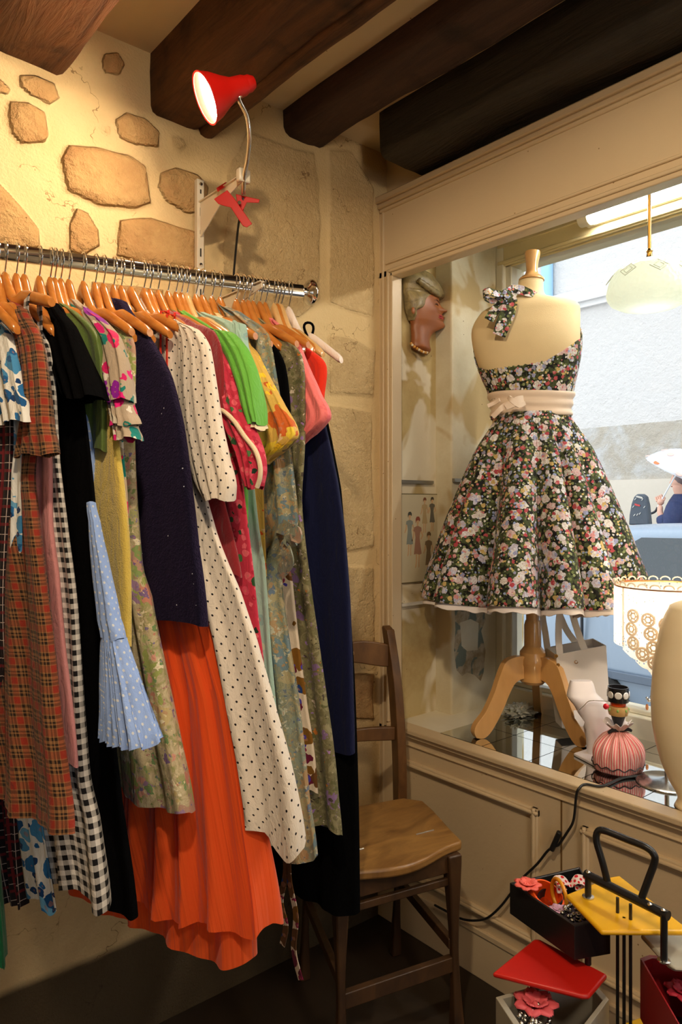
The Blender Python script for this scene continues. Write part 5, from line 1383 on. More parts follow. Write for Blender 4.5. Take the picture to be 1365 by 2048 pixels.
for i in range(9):
    f = i/8; rings.append([pc_+Vector((math.cos(2*math.pi*j/96)*(.013+.020*f*(1+.25*math.sin(j/96*2*math.pi*9))), math.sin(2*math.pi*j/96)*(.013+.018*f*(1+.25*math.sin(j/96*2*math.pi*9))), .098+.020*f+.004*f*math.sin(j/96*2*math.pi*9+1))) for j in range(96)])
MB().rings(rings).build('ruffle', m_plain('white_ruffle_net', srgb(236, 226, 226), .8), pch, solid=.0008, angle=180)
bz = pc_+Vector((0, 0, .099))-Fw*.014
ribbon('ribbon_bow', BLKR, pch, [bz-Lr*.030+Vector((0, 0, -.004)), bz-Lr*.016+Vector((0, 0, .004)), bz, bz+Lr*.016+Vector((0, 0, .005)), bz+Lr*.028+Vector((0, 0, .001))], Vector((0, 0, 1)), [.006, .009, .004, .009, .006], .002)
MB().lathe(pc_, [(.006, .100), (.010, .112), (.016, .130), (.017, .134), (.0001, .136)], 24).build('neck', BLKR, pch)
WR = m_wood('wooden_ring', srgb(196, 156, 96), srgb(220, 184, 124), .35, (1, 1, 1), 40)
MB().lathe(pc_, [(.014, .133), (.022, .136), (.0245, .146), (.022, .156), (.014, .159)], 32).build('wooden_ring', WR, pch, label='wooden ring with green spots')
for a in range(7):
    aa = a*.9; MB().sphere(pc_+Vector((math.cos(aa)*.0240, math.sin(aa)*.0240, .150)), .0042, 10, (.6, .6, 1)).build('green_spot', m_plain('green_enamel_spot', srgb(150, 200, 110), .3), pch)
MB().lathe(pc_, [(.018, .159), (.0185, .168), (.017, .168)], 28).build('orange_band', m_plain('orange_band', srgb(236, 88, 34), .35), pch)
bng = thing('polka_bangle', 'wide black bangle with big white discs, balanced on the striped pouch', 'bangle', tuple(pc_+Vector((0, 0, .168))))
MB().lathe(pc_, [(.0225, .1685), (.0245, .1685), (.0255, .188), (.0245, .204), (.0225, .204), (.0225, .1685)], 40, cap=False).build('band', m_plain('black_gloss_resin', (.015, .015, .018), .15), bng)
for k in range(8):
    a = YAW+k*math.pi/4-1.75; rd = Vector((math.cos(a), math.sin(a), 0))
    MB().lathe(pc_+rd*.0247+Vector((0, 0, .187)), [(.0001, .002), (.0075, .0016), (.0088, 0)], 20, m=rd.to_track_quat('Z', 'Y').to_matrix()).build('disc', m_plain('white_resin', (.85, .86, .9), .2), bng)
rb = at(1213, 1413, pd_-.03)
MB().sphere(rb, .007, 14).build('red_bead', m_plain('red_gloss_bead', srgb(206, 30, 44), .15), pch)

# table lamp with a lace shade
lb = on_z(1335, 1566, .6); lb = Vector((lb.x, lb.y, .6)); ldp = lb.x*SA+lb.y*CA
def lz(v, d=None): return HC+(V0-v)/F*(d or ldp)
tl = thing('table_lamp', 'lit table lamp with a cream lace doily shade on a round steel foot', 'lamp', tuple(lb))
STL = m_plain('brushed_steel', (.62, .62, .60), .22, 1.0)
MB().lathe(lb, [(.068, 0), (.069, .003), (.064, .006), (.020, .010), (.008, .014), (.0001, .015)], 44).build('foot', STL, tl)
MB().tube([lb+Vector((0, 0, .012)), Vector((lb.x, lb.y, lz(1240)))], .0055, 14).build('stem', STL, tl)
t = NT('lit_lace_shade'); co = t.coord('Object'); n_ = t.noise(co, 90, 3)
vv = t.voro(co, 75, out=None); hole = t.math('LESS_THAN', vv.outputs['Distance'], .20)
t.bump(vv.outputs['Distance'], .003)
t.set(t.mix(hole, srgb(248, 232, 208), srgb(206, 160, 110)), .8)
trl = t.n.new('ShaderNodeBsdfTranslucent'); t.l.new(t.mix(hole, (.95, .90, .80), (.75, .5, .28)), trl.inputs[0]); mx = t.n.new('ShaderNodeMixShader'); mx.inputs[0].default_value = .5
t.l.new(t.b.outputs[0], mx.inputs[1]); t.l.new(trl.outputs[0], mx.inputs[2]); t.l.new(mx.outputs[0], t.out.inputs[0]); LSH = t.m
t = NT('cream_crochet_lace'); t.set(srgb(252, 236, 214), .8)
trl = t.n.new('ShaderNodeBsdfTranslucent'); trl.inputs[0].default_value = (.98, .93, .85, 1); mx = t.n.new('ShaderNodeMixShader'); mx.inputs[0].default_value = .7
t.l.new(t.b.outputs[0], mx.inputs[1]); t.l.new(trl.outputs[0], mx.inputs[2]); t.l.new(mx.outputs[0], t.out.inputs[0]); LSD = t.m
zt_, zb_ = lz(1172), lz(1272)
MB().tube([Vector((lb.x+math.cos(a)*.1150, lb.y+math.sin(a)*.1150, zt_)) for a in [2*math.pi*k/60 for k in range(61)]], .002, 6, caps=False).build('shade_ring', m_plain('copper_wire', srgb(196, 130, 70), .3, .8), tl)
MB().sphere((lb.x, lb.y, (zt_+zb_)/2+.01), .026, 16).build('bulb', m_emit('table_lamp_bulb', (1, .86, .68), 70.0), tl)
mb = MB()
for k in range(26):
    a = 2*math.pi*k/26; c = Vector((lb.x+math.cos(a)*.1155, lb.y+math.sin(a)*.1155, zt_+.004))
    tn = Vector((-math.sin(a), math.cos(a), 0))
    mb.tube([c+tn*(.011*math.cos(b))+Vector((0, 0, .008*max(0, math.sin(b)))) for b in [math.pi*q_/6 for q_ in range(7)]], .0018, 6)
mb.build('scalloped_edge', LSH, tl)
# hanging doily point with rosettes
dl = ldp-.112
out = [(1240, 1200), (1232, 1215), (1226, 1238), (1238, 1262), (1228, 1285), (1240, 1312), (1262, 1318), (1262, 1338), (1276, 1352), (1284, 1366), (1304, 1378), (1326, 1376), (1345, 1366), (1365, 1340), (1400, 1310), (1420, 1200)]
def bend(u, v):
    x_ = (u-1335)/F*dl/.116; x_ = max(-.98, min(.98, x_)); a = math.asin(x_); 
    p = Vector((lb.x, lb.y, 0))+Lr*(.1165*math.sin(a))-Fw*(.1165*math.cos(a)); p.z = HC+(V0-v)/F*(p.x*SA+p.y*CA); return p
us = np.linspace(1223, 1440, 130); rings = []
vb_u = [1223, 1232, 1240, 1262, 1284, 1304, 1326, 1345, 1365, 1400, 1440]; vb_v = [1262, 1296, 1314, 1340, 1366, 1378, 1376, 1366, 1340, 1310, 1262]
for i_ in range(31):
    rings.append([bend(u, 1174+(interp(u, vb_u, vb_v)+5*abs(math.sin((u-1223)/19*math.pi))-1174)*i_/30) for u in us])
t = NT('openwork_lace_net'); co = t.coord('Object'); t.set(srgb(252, 238, 218), .8)
vv = t.voro(co, 120, out=None); hole = t.math('LESS_THAN', vv.outputs['Distance'], .24)
trl = t.n.new('ShaderNodeBsdfTranslucent'); trl.inputs[0].default_value = (.98, .94, .86, 1); mx = t.n.new('ShaderNodeMixShader'); mx.inputs[0].default_value = .65
tr = t.n.new('ShaderNodeBsdfTransparent'); mx2 = t.n.new('ShaderNodeMixShader'); t.l.new(hole, mx2.inputs[0])
t.l.new(t.b.outputs[0], mx.inputs[1]); t.l.new(trl.outputs[0], mx.inputs[2]); t.l.new(mx.outputs[0], mx2.inputs[1]); t.l.new(tr.outputs[0], mx2.inputs[2]); t.l.new(mx2.outputs[0], t.out.inputs[0])
MB().rings(rings, closed=False).build('lace_cover', t.m, tl, angle=180)
back = [[Vector((lb.x, lb.y, z))+Lr*(.1165*math.sin(q))-Fw*(.1165*math.cos(q)) for q in np.linspace(1.30, 2*math.pi-1.30, 60)] for z in np.linspace(zt_, zb_-.02, 8)]
MB().rings(back, closed=False).build('lace_cover', t.m, tl, angle=180)
mb = MB(); centre = []
ros = [(1242, 1232), (1240, 1258), (1242, 1286), (1254, 1308), (1272, 1326), (1286, 1346), (1306, 1360), (1328, 1358), (1350, 1342), (1370, 1325), (1262, 1240), (1266, 1268), (1270, 1296), (1292, 1312), (1312, 1332), (1290, 1250), (1296, 1280), (1320, 1300), (1340, 1318), (1318, 1262), (1345, 1290)]
for (u, v) in ros:
    c = bend(u, v); nrm_ = (c-Vector((lb.x, lb.y, c.z))).normalized(); tn = Vector((-nrm_.y, nrm_.x, 0))
    for rr, w in ((.0135, .0028), (.0065, .0020)):
        mb.tube([c+tn*(rr*math.cos(b))+Vector((0, 0, rr*math.sin(b))) for b in [2*math.pi*q_/16 for q_ in range(17)]], w, 6, caps=False)
    for q_ in range(6):
        b = q_*math.pi/3; mb.tube([c+tn*(.006*math.cos(b))+Vector((0, 0, .006*math.sin(b))), c+tn*(.013*math.cos(b))+Vector((0, 0, .013*math.sin(b)))], .0016, 5)
mb.build('doily', LSD, tl, kind='stuff')

# cream form at the picture edge
ce = on_z(1378, 1616, .6); cd = ce.x*SA+ce.y*CA
cf = MB().rings(relief_d([(1200, 1368, 1388, .01), (1210, 1345, 1412, .04), (1235, 1333, 1424, .05), (1260, 1325, 1432, .058), (1330, 1312, 1444, .068), (1400, 1307, 1449, .072), (1450, 1309, 1447, .070), (1490, 1316, 1440, .064), (1530, 1327, 1429, .052), (1565, 1342, 1414, .038), (1585, 1354, 1402, .028), (1600, 1360, 1396, .026), (1615, 1352, 1404, .032)], cd, K=70, squ=1), caps=True)
cf.build('cream_vase', m_plain('glossy_cream_ceramic', srgb(244, 226, 188), .3, var=.03), None, angle=180, label='tall smooth cream teardrop vase cut off by the picture edge, before the lace lamp', cat='vase')

# lamp cord over the ledge, down the panel
cdp = thing('lamp_cord', 'black cord with inline switch running from the lace lamp over the ledge to the floor', 'cord', (XW-.02, on_x(1100, 1700, XW).y, .3))
e1 = on_x(1172, 1596, XW-.004); e1.z = .6035; e2 = Vector((XW-.0245, e1.y+.004, .598)); e3 = Vector((XW-.0265, e1.y+.010, .580))
pts = [on_z(1318, 1546, .604), on_z(1290, 1551, .604), on_z(1245, 1556, .604), on_z(1205, 1572, .604), e1, e2, e3, on_x(1148, 1640, XW-.022), on_x(1135, 1665, XW-.020), on_x(1118, 1690, XW-.020)]
lo_ = [on_x(u, v, XW-.022) for u, v in ((1098, 1700), (1075, 1728), (1040, 1762), (1020, 1790), (1000, 1815), (975, 1836), (950, 1841), (925, 1838), (900, 1826), (870, 1810))]
MB().tube(smooth_path(pts, 8), .0030, 10).build('cord', cablem, cdp)
MB().tube(smooth_path([pts[-1]]+lo_, 8), .0030, 10).build('cord', cablem, cdp)
sw0, sw1 = on_x(1120, 1664, XW-.021), on_x(1104, 1700, XW-.021)
MB().tube(smooth_path([sw0, sw0.lerp(sw1, .15), sw0.lerp(sw1, .85), sw1], 4), [.0035]+[.0065]*11+[.0035], 12).build('inline_switch', cablem, cdp, angle=80)

# earring hung on the window pane
er = thing('hanging_earring', 'small silver and orange earring hanging against the shop window pane', 'earring', tuple(on_x(1300, 1410, XG-.02)))
MB().sphere(on_x(1299, 1400, XG-.02), .006, 10).sphere(on_x(1303, 1394, XG-.02), .004, 10).sphere(on_x(1295, 1396, XG-.02), .004, 10).build('cluster', MAT['chrome'], er)
MB().sphere(on_x(1295, 1414, XG-.02), .006, 10, (.7, .7, 1.5)).build('drop', m_plain('orange_glass_drop', srgb(232, 150, 90), .2), er)

# ------------------------------------------------------------------ tiered accessory stand, bottom right
def lacq(n_, c, r=.35): return m_plain(n_, c, r, var=.04)
BLK = lacq('black_lacquer', (.010, .010, .011)); YEL = lacq('yellow_lacquer', srgb(238, 180, 24)); RDL = lacq('red_lacquer', srgb(196, 30, 22)); GRY = lacq('pale_grey_lacquer', srgb(170, 166, 152)); RD2 = lacq('crimson_lacquer', srgb(150, 26, 32)); INS = lacq('plum_lining', srgb(44, 26, 40), .8)
ac = on_z(1245, 1835, .56); ac.z = 0
acc_ = thing('accessory_stand', 'swivelling stand of red, yellow, black and grey trays on a black pipe frame', 'display stand', tuple(ac))
def tray(rim, z, depth, m, name, wall=.006):
    P_ = [on_z(u, v, z) for u, v in rim]; c = sum(P_, Vector())/len(P_)
    ins = [p+(c-p).normalized()*wall*1.5 for p in P_]
    R = [[p-Vector((0, 0, depth)) for p in P_], P_, ins, [p-Vector((0, 0, depth-.006)) for p in ins]]
    o = MB().rings(R, caps=True).build(name, m, acc_, bevel=.0012, smooth=False)
    MB().prism([p-Vector((0, 0, depth-.0065)) for p in ins], (0, 0, .001)).build('lining', INS, o, smooth=False)
    return P_, o
def plate_(pts, z, m, name, th=.009):
    P_ = [on_z(u, v, z) for u, v in pts]
    return MB().prism([p-Vector((0, 0, th)) for p in P_], (0, 0, th)).build(name, m, acc_, bevel=.004, segs=3, angle=60)
tray([(1020, 1765), (1160, 1733), (1222, 1840), (1150, 1852)], .545, .058, BLK, 'black_tray')
plate_([(1132, 1788), (1183, 1768), (1216, 1754), (1240, 1750), (1385, 1862), (1203, 1861)], .575, YEL, 'yellow_lid')
plate_([(985, 1945), (1068, 1877), (1080, 1877), (1216, 1948), (1180, 1990), (1165, 1990)], .470, RDL, 'red_lid')
tray([(992, 1994), (1075, 1970), (1195, 1972), (1219, 1998), (1155, 2085), (1045, 2075)], .430, .075, GRY, 'grey_tray', .008)
plate_([(1281, 1868), (1350, 1856), (1440, 1858), (1430, 1940), (1348, 1934), (1335, 1926)], .540, GRY, 'grey_lid', .008)
tray([(1281, 1916), (1300, 1909), (1400, 1920), (1460, 2100), (1405, 2130)], .500, .10, RD2, 'crimson_tray', .006)
plate_([(1240, 2048), (1290, 2030), (1420, 2060), (1330, 2110)], .33, YEL, 'lower_yellow_lid')
def P(u, v, z): return on_z(u, v, z)
MB().tube([P(1172, 1748, .612), P(1338, 1832, .612)], .0075, 16).build('cross_pipe', BLK, acc_)
for (u, v, z) in ((1177, 1744, .620), (1300, 1808, .620), (1327, 1820, .620)):
    MB().sphere(P(u, v, z), .004, 10, (1, 1, .6)).build('bolt', MAT['chrome'], acc_)
a_ = P(1177, 1752, .612); MB().tube([a_, Vector((a_.x, a_.y, .576))], .0055, 12).build('post', BLK, acc_)
MB().lathe((a_.x, a_.y, .5755), [(.010, 0), (.010, .002), (.006, .003)], 20).build('washer', STL, acc_)
a_ = P(1329, 1830, .612); MB().tube([a_, Vector((a_.x, a_.y, .541))], .0055, 12).build('post', BLK, acc_)
MB().lathe((a_.x, a_.y, .5405), [(.010, 0), (.010, .002), (.006, .003)], 20).build('washer', STL, acc_)
a_ = P(1177, 1905, .49); MB().tube([a_, Vector((a_.x, a_.y, .4705))], .0055, 12).build('post', BLK, acc_)
pA, pB = P(1217, 1768, .612), P(1282, 1802, .612)
def hd_(u, v, f): 
    p = pA.lerp(pB, f); d = p.x*SA+p.y*CA; return at(u, v, d)
MB().tube(smooth_path([pA, hd_(1206, 1725, 0), hd_(1194, 1682, -.1), hd_(1197, 1663, -.1), hd_(1212, 1662, .05), hd_(1255, 1679, .5), hd_(1292, 1694, .95), hd_(1308, 1708, 1.1), hd_(1310, 1724, 1.1), hd_(1298, 1758, 1.05), pB], 8), .0058, 14).build('handle', BLK, acc_)
for (u, z1_) in (((1236, 1795), .60), ((1262, 1808), .60), ((1249, 1835), .575)):
    p = P(u[0], u[1], z1_); MB().tube([p, Vector((p.x, p.y, 0.01))], .0028, 8).build('rod', BLK, acc_)
for z_ in (.53, .44, .38):
    pass
MB().lathe((ac.x, ac.y, 0), [(.14, 0), (.14, .008), (.02, .014), (.010, .02), (.0001, .021)], 32).build('base', BLK, acc_)
def flower(name, c, r, m, label, n=6, layers=2, tilt=(0, 0), cat='fabric flower', mc=None):
    f = thing(name, label, cat, tuple(c))
    for l in range(layers):
        for k in range(n):
            a = 2*math.pi*k/n+l*.5; rr = r*(1-.3*l); up_ = Vector((0, 0, 1))
            d = Vector((math.cos(a), math.sin(a), .25+.5*l)).normalized(); s_ = Vector((-math.sin(a), math.cos(a), 0))
            rings = []
            for i in range(7):
                q_ = i/6; w = rr*.42*math.sin(math.pi*(.12+.80*q_)); p = Vector(c)+d*(rr*q_)+Vector((0, 0, rr*.15*math.sin(q_*3)))+Vector((tilt[0], tilt[1], 0))*0
                rings.append([p-s_*w, p-s_*w*.5+Vector((0, 0, rr*.07)), p+Vector((0, 0, rr*.02*math.cos(q_*9))), p+s_*w*.5+Vector((0, 0, rr*.07)), p+s_*w])
            MB().rings(rings, closed=False).build('petal', m, f, solid=.0006, angle=180)
    MB().sphere(Vector(c)+Vector((0, 0, r*.18)), r*.16, 10).build('centre', mc or m, f)
    return f
MPK = m_plain('pink_silk_petal', srgb(226, 96, 106), .6, var=.15); MCR = m_plain('coral_silk_petal', srgb(238, 104, 92), .6, var=.15); MDK = m_plain('deep_rose_petal', srgb(190, 40, 66), .6); MLI = m_plain('lilac_silk_petal', srgb(214, 170, 200), .6)
flower('silk_flower', P(1056, 1776, .55), .026, MCR, 'coral silk flower in the corner of the black tray', 7, 3)
flower('silk_flower', P(1072, 2018, .425), .038, MPK, 'large pink silk flower in the grey tray', 7, 2)
flower('silk_flower', P(1118, 1824, .53), .018, MLI, 'small lilac silk flower in the black tray', 6, 2)
flower('silk_flower', P(1368, 1992, .47), .030, MDK, 'deep rose silk flower in the crimson tray', 7, 2)
def ringt(c, R, r, ax, m, name, label, cat='bangle'):
    ax = Vector(ax).normalized(); b1 = ax.orthogonal().normalized(); b2 = ax.cross(b1)
    MB().tube([Vector(c)+b1*(R*math.cos(a))+b2*(R*math.sin(a)) for a in [2*math.pi*k/40 for k in range(41)]], r, 12, caps=False).build(name, m, None, label=label, cat=cat)
ringt(P(1119, 1790, .548), .026, .0035, Lr*.95+Fw*.2, m_plain('amber_resin', srgb(224, 150, 34), .2), 'amber_bangle', 'thin amber bangle standing on edge in the black tray')
oc = P(1090, 1800, .53)
MB().lathe(oc, [(.030, -.016), (.033, 0), (.031, .016), (.028, .016), (.029, 0), (.027, -.016)], 40, m=Matrix.Rotation(.45, 3, 'X')).build('orange_bangle', m_plain('orange_resin', srgb(240, 90, 30), .2), None, label='wide glossy orange bangle in the black tray', cat='bangle')
MB().lathe(P(1105, 1806, .52), [(.024, -.014), (.0265, 0), (.024, .014), (.021, .014), (.022, 0), (.021, -.014)], 40, m=Matrix.Rotation(-.3, 3, 'Y')).build('black_bangle', BLKR, None, label='wide black faceted bangle beside the orange bangle', cat='bangle')
jb_ = thing('silver_beads', 'clump of silver metal beads at the front of the black tray', 'bracelet', tuple(P(1145, 1834, .53)))
rr_ = random.Random(3)
for k in range(34):
    c = P(1145, 1830, .532)+Vector((rr_.uniform(-.018, .018), rr_.uniform(-.018, .018), rr_.uniform(-.008, .014)))
    MB().sphere(c, .0042, 8).build('bead', STL, jb_)
jb_ = thing('silver_beads', 'tangle of silver glass beads in front of the pink flower in the grey tray', 'bracelet', tuple(P(1068, 2044, .42)))
for k in range(40):
    c = P(1068, 2044, .42)+Vector((rr_.uniform(-.030, .030), rr_.uniform(-.022, .022), rr_.uniform(-.008, .014)))
    MB().sphere(c, .0046, 8).build('bead', STL, jb_)
bw = thing('spotted_bow', 'white fabric bow with red spots at the back of the black tray', 'bow', tuple(P(1140, 1772, .54)))
MSP = m_dots('white_cloth_red_spots', srgb(232, 214, 208), srgb(206, 30, 44), .012, .0026)
b0 = P(1142, 1772, .552)
ribbon('loop', MSP, bw, [b0, b0-Lr*.012+Vector((0, 0, .010)), b0-Lr*.026+Vector((0, 0, .008)), b0-Lr*.024-Vector((0, 0, .006)), b0-Lr*.008-Vector((0, 0, .003))], Fw+Vector((0, 0, .6)), [.008, .018, .022, .016, .008], .001)
ribbon('loop', MSP, bw, [b0, b0+Lr*.012+Vector((0, 0, .012)), b0+Lr*.026+Vector((0, 0, .008)), b0+Lr*.024-Vector((0, 0, .006)), b0+Lr*.008-Vector((0, 0, .003))], Fw+Vector((0, 0, .6)), [.008, .018, .022, .016, .008], .001)

# ------------------------------------------------------------------ the street outside
GZ = 0.0
struct(MB().box2((2.10, -9, -.1), (5.05, 12, GZ)), 'road', m_plain('grey_asphalt', srgb(120, 122, 126), .8, var=.15, nscale=40))
struct(MB().box2((5.05, -9, -.1), (6.5, 14, GZ+.09)), 'pavement', m_plain('pale_pavement', srgb(176, 174, 168), .8, var=.1, nscale=8))
struct(MB().box2((2.10, -9, -.1), (2.45, 14, GZ+.07)), 'pavement', m_plain('near_pavement', srgb(150, 148, 144), .8, var=.1, nscale=8))
t = NT('pale_limewashed_facade'); co = t.coord('Object'); n_ = t.noise(co, 1.6, 6, .6); x, y, z = t.sep(co)
rough = t.ramp(z, [(0, 0.0), (1.0, 1.0)])
t.bump(t.noise(co, 16, 6, .7), .03)
FA = t.set(t.mix(n_, srgb(208, 206, 204), srgb(216, 215, 214)), .9)
t = NT('weathered_stone_band'); co = t.coord('Object'); n_ = t.noise(co, 2.6, 7, .68, .5); t.bump(t.noise(co, 9, 7, .7), .06)
FB = t.set(t.mix(t.ramp(n_, [(.42, 0.0), (.58, 1.0)]), srgb(190, 182, 168), srgb(206, 206, 204)), .9)
FC = m_plain('smooth_stone_plinth', srgb(204, 196, 182), .85, var=.05, nscale=1.5)
XF = 6.5
z1 = 1.25+.028*XF/CA; z2 = HC+(V0-855)/F*((.583*XF)*CA+XF*SA)
struct(MB().box2((XF-.06, -9, 0), (XF+.2, 16, z1)), 'facade_plinth', FC)
struct(MB().box2((XF-.02, -9, z1), (XF+.2, 16, z2)), 'facade_band', FB)
struct(MB().box2((XF, -9, z2), (XF+.2, 16, 4.7)), 'facade', FA)
zl = HC+.236*XF/CA
struct(MB().box2((XF-.10, -9, zl), (XF+.2, 5.35, zl+.12)).box2((XF-.05, -9, zl-.05), (XF+.2, 5.35, zl)), 'facade_ledge', m_plain('pale_ledge', srgb(216, 216, 216), .8))
bp_ = on_x(1095, 560, XF-.05)
MB().tube([(XF-.05, bp_.y, zl-.1), (XF-.05, bp_.y, 4.7)], .06, 14).build('drainpipe', m_plain('pale_blue_pipe', srgb(150, 196, 232), .5), None, label='pale blue drainpipe on the facade across the street', cat='drainpipe')
MB().tube([(XF-.05, bp_.y+.55, zl-.1), (XF-.05, bp_.y+.55, 4.7)], .03, 12).build('street_conduit', m_plain('mauve_paint', srgb(170, 120, 150), .6), None, label='thin mauve pipe on the facade left of the drainpipe', cat='pipe')

# car
CBL = m_plain('pale_blue_car_paint', srgb(150, 176, 206), .25, var=.02, coat=0) if False else m_plain('pale_blue_car_paint', srgb(132, 150, 170), .25, 0, var=.02, spec=.6)
CGL = m_plain('tinted_car_glass', srgb(34, 48, 56), .08, spec=.8, var=.2, nscale=3)
car = thing('car', 'pale blue hatchback parked in the street outside the shop window', 'car', (3.85, 1.2, 0))
XC0, XC1 = 3.22, 4.45; CX = (XC0+XC1)/2; HWc = (XC1-XC0)/2
def carbody(table, name, m, K=40, n=28, parent=car):
    ys = [r[0] for r in table]; rings = []
    for y in np.linspace(ys[0], ys[-1], K):
        zt2 = interp(y, ys, [r[1] for r in table]); zb2 = interp(y, ys, [r[2] for r in table]); w = interp(y, ys, [r[3] for r in table]); wt = interp(y, ys, [r[4] for r in table])
        ring = []
        for j in range(n):
            th = 2*math.pi*j/n; cs, sn = math.cos(th), math.sin(th)
            zz = (zt2+zb2)/2+(zt2-zb2)/2*math.copysign(abs(sn)**.45, sn); f = max(0, min(1, (zz-zb2)/(zt2-zb2+1e-6)))
            ww = w+(wt-w)*f
            ring.append(Vector((CX+ww*math.copysign(abs(cs)**.35, cs), y, zz)))
        rings.append(ring)
    return MB().rings(rings, caps=True).build(name, m, parent, angle=50)
ya, yb = -.95, 2.62   # front (right of the picture), rear
carbody([(ya, .50, .22, .50, .46), (ya+.12, .62, .16, .58, .52), (ya+.8, .74, .15, .61, .56), (-.05, .84, .15, .615, .58), (1.2, .87, .15, .615, .58), (2.2, .87, .16, .61, .57), (yb-.08, .80, .18, .58, .54), (yb, .62, .24, .52, .50)], 'body', CBL)
carbody([(-.25, .86, .80, .55, .55), (.25, 1.10, .80, .57, .46), (.55, 1.155, .80, .58, .47), (1.2, 1.17, .80, .58, .48), (1.9, 1.15, .80, .58, .47), (2.25, 1.09, .80, .57, .45), (2.5, .88, .80, .54, .50)], 'cabin', CBL)
for (p_, nm) in (([(.10, .885), (.42, 1.085), (1.02, 1.105), (1.02, .895)], 'side_window'), ([(1.10, .895), (1.10, 1.105), (1.72, 1.095), (2.04, .895)], 'side_window')):
    for sx_, ox in ((XC0, -1), (XC1, 1)):
        def wx(z): f = (z-.80)/(1.17-.80); return HWc*0+.575+(.478-.575)*f+.012
        MB().prism([Vector((CX+ox*wx(z), y, z)) for y, z in p_], Vector((ox*.004, 0, 0))).build(nm, CGL, car, smooth=False)
WS = [(-.20, .88, .50), (.24, 1.09, .43)]
MB().add([(CX-.50, -.235, .885), (CX+.50, -.235, .885), (CX+.42, .235, 1.11), (CX-.42, .235, 1.11)], [(0, 1, 2, 3)]).build('windscreen', CGL, car, solid=.01, smooth=False)
mb = MB(); mb.sphere((XC0-.06, .10, .875), .07, 18, (.8, .55, .65)); mb.build('wing_mirror', m_plain('dark_blue_plastic', srgb(70, 84, 106), .3), car)
TYR = m_plain('black_tyre', (.02, .02, .02), .8)
for y in (-.35, 1.95):
    for sx_, sg in ((XC0+.04, 1), (XC1-.04, -1)):
        w_ = MB().lathe((sx_, y, .235), [(.15, -.07), (.22, -.065), (.235, -.03), (.235, .03), (.22, .065), (.15, .07)], 32, m=Matrix.Rotation(math.pi/2, 3, 'Y')).build('wheel', TYR, car)
        MB().lathe((sx_, y, .235), [(.0001, -.055), (.06, -.06), (.15, -.066), (.15, .066), (.06, .06), (.0001, .055)], 24, m=Matrix.Rotation(math.pi/2, 3, 'Y')).build('hubcap', STL, w_)
MB().box((XC0+.004, .60, .76), (.02, .10, .018)).build('door_handle', BLK, car, bevel=.003)
for y in (.02, 1.06, 1.98): MB().box2((XC0+.0, y-.003, .28), (XC0+.02, y+.003, .84)).build('door_gap', BLK, car, smooth=False)
MB().box2((XC0-.005, -.6, .42), (XC0+.02, 2.3, .46)).build('side_moulding', m_plain('grey_moulding', srgb(90, 104, 122), .5), car, bevel=.004)

# bicycle with a child seat, behind the car
BX = 5.35
sc_ = on_x(1278, 1015, BX)
bike = thing('bicycle', 'bicycle with a dark child seat parked against the wall beyond the car', 'bicycle', (BX, sc_.y+.35, .09))
by = sc_.y; BZ = .09
FRM = m_plain('pale_grey_frame', srgb(150, 170, 176), .3, .5)
for y in (by, by+.86):
    w_ = MB().tube([(BX, y+.27*math.cos(a), BZ+.28+.27*math.sin(a)) for a in [2*math.pi*k/40 for k in range(41)]], .013, 8, caps=False).build('wheel', TYR, bike)
    mb = MB()
    for k in range(14):
        a = 2*math.pi*k/14; mb.tube([(BX, y, BZ+.28), (BX, y+.26*math.cos(a), BZ+.28+.26*math.sin(a))], .0015, 4)
    mb.build('spokes', STL, w_)
def bt(a, b, r=.012, n_='frame_tube', m=FRM): MB().tube([(BX, by+a[0], BZ+a[1]), (BX, by+b[0], BZ+b[1])], r, 8).build(n_, m, bike)
bt((0, .28), (.34, .26)); bt((.34, .26), (.24, .70)); bt((0, .28), (.26, .62)); bt((.34, .26), (.72, .66)); bt((.26, .60), (.70, .74)); bt((.86, .28), (.70, .84)); bt((.24, .68), (.22, .80))
MB().tube(smooth_path([(BX-.22, by+.58, BZ+.90), (BX-.12, by+.66, BZ+.93), (BX, by+.69, BZ+.90), (BX+.12, by+.66, BZ+.93), (BX+.22, by+.58, BZ+.90)], 5), .010, 8).build('handlebar', m_plain('white_grip', srgb(226, 228, 228), .4), bike)
MB().sphere((BX, by+.22, BZ+.82), .09, 14, (.7, 1.3, .35)).build('saddle', BLK, bike)
MB().tube(smooth_path([(BX-.12, by+.70, BZ+.70), (BX-.1, by+.95, BZ+.72), (BX+.1, by+.95, BZ+.72), (BX+.12, by+.70, BZ+.70), (BX-.12, by+.70, BZ+.70)], 5), .008, 6).build('front_basket', m_plain('pale_wire', srgb(200, 214, 216), .4), bike)
DKS = m_plain('dark_slate_plastic', srgb(62, 72, 84), .5)
seatz = []
ctr = on_x(1278, 1040, BX)
cx_ = ctr.y
def S(u, v): return on_x(u, v, BX)
ol = [(1258, 1050), (1259, 1030), (1263, 1008), (1268, 994), (1274, 988), (1284, 988), (1291, 993), (1295, 1010), (1298, 1040), (1299, 1050)]
cs_ = MB().prism([S(u, v) for u, v in ol], (.06, 0, 0)).build('child_seat', DKS, bike, bevel=.01)
MB().prism([S(u, v)-Vector((.006, 0, 0)) for u, v in ((1273, 994), (1275, 991), (1286, 994), (1287, 998))], (.003, 0, 0)).build('grip_slot', m_plain('slot_light', srgb(190, 186, 178), .6), cs_, smooth=False)
MB().prism([S(u, v)-Vector((.006, 0, 0)) for u, v in ((1270, 1008), (1272, 1007), (1282, 1010), (1281, 1013), (1272, 1011))], (.003, 0, 0)).build('red_reflector', m_plain('red_reflector', srgb(190, 50, 50), .4), cs_, smooth=False)
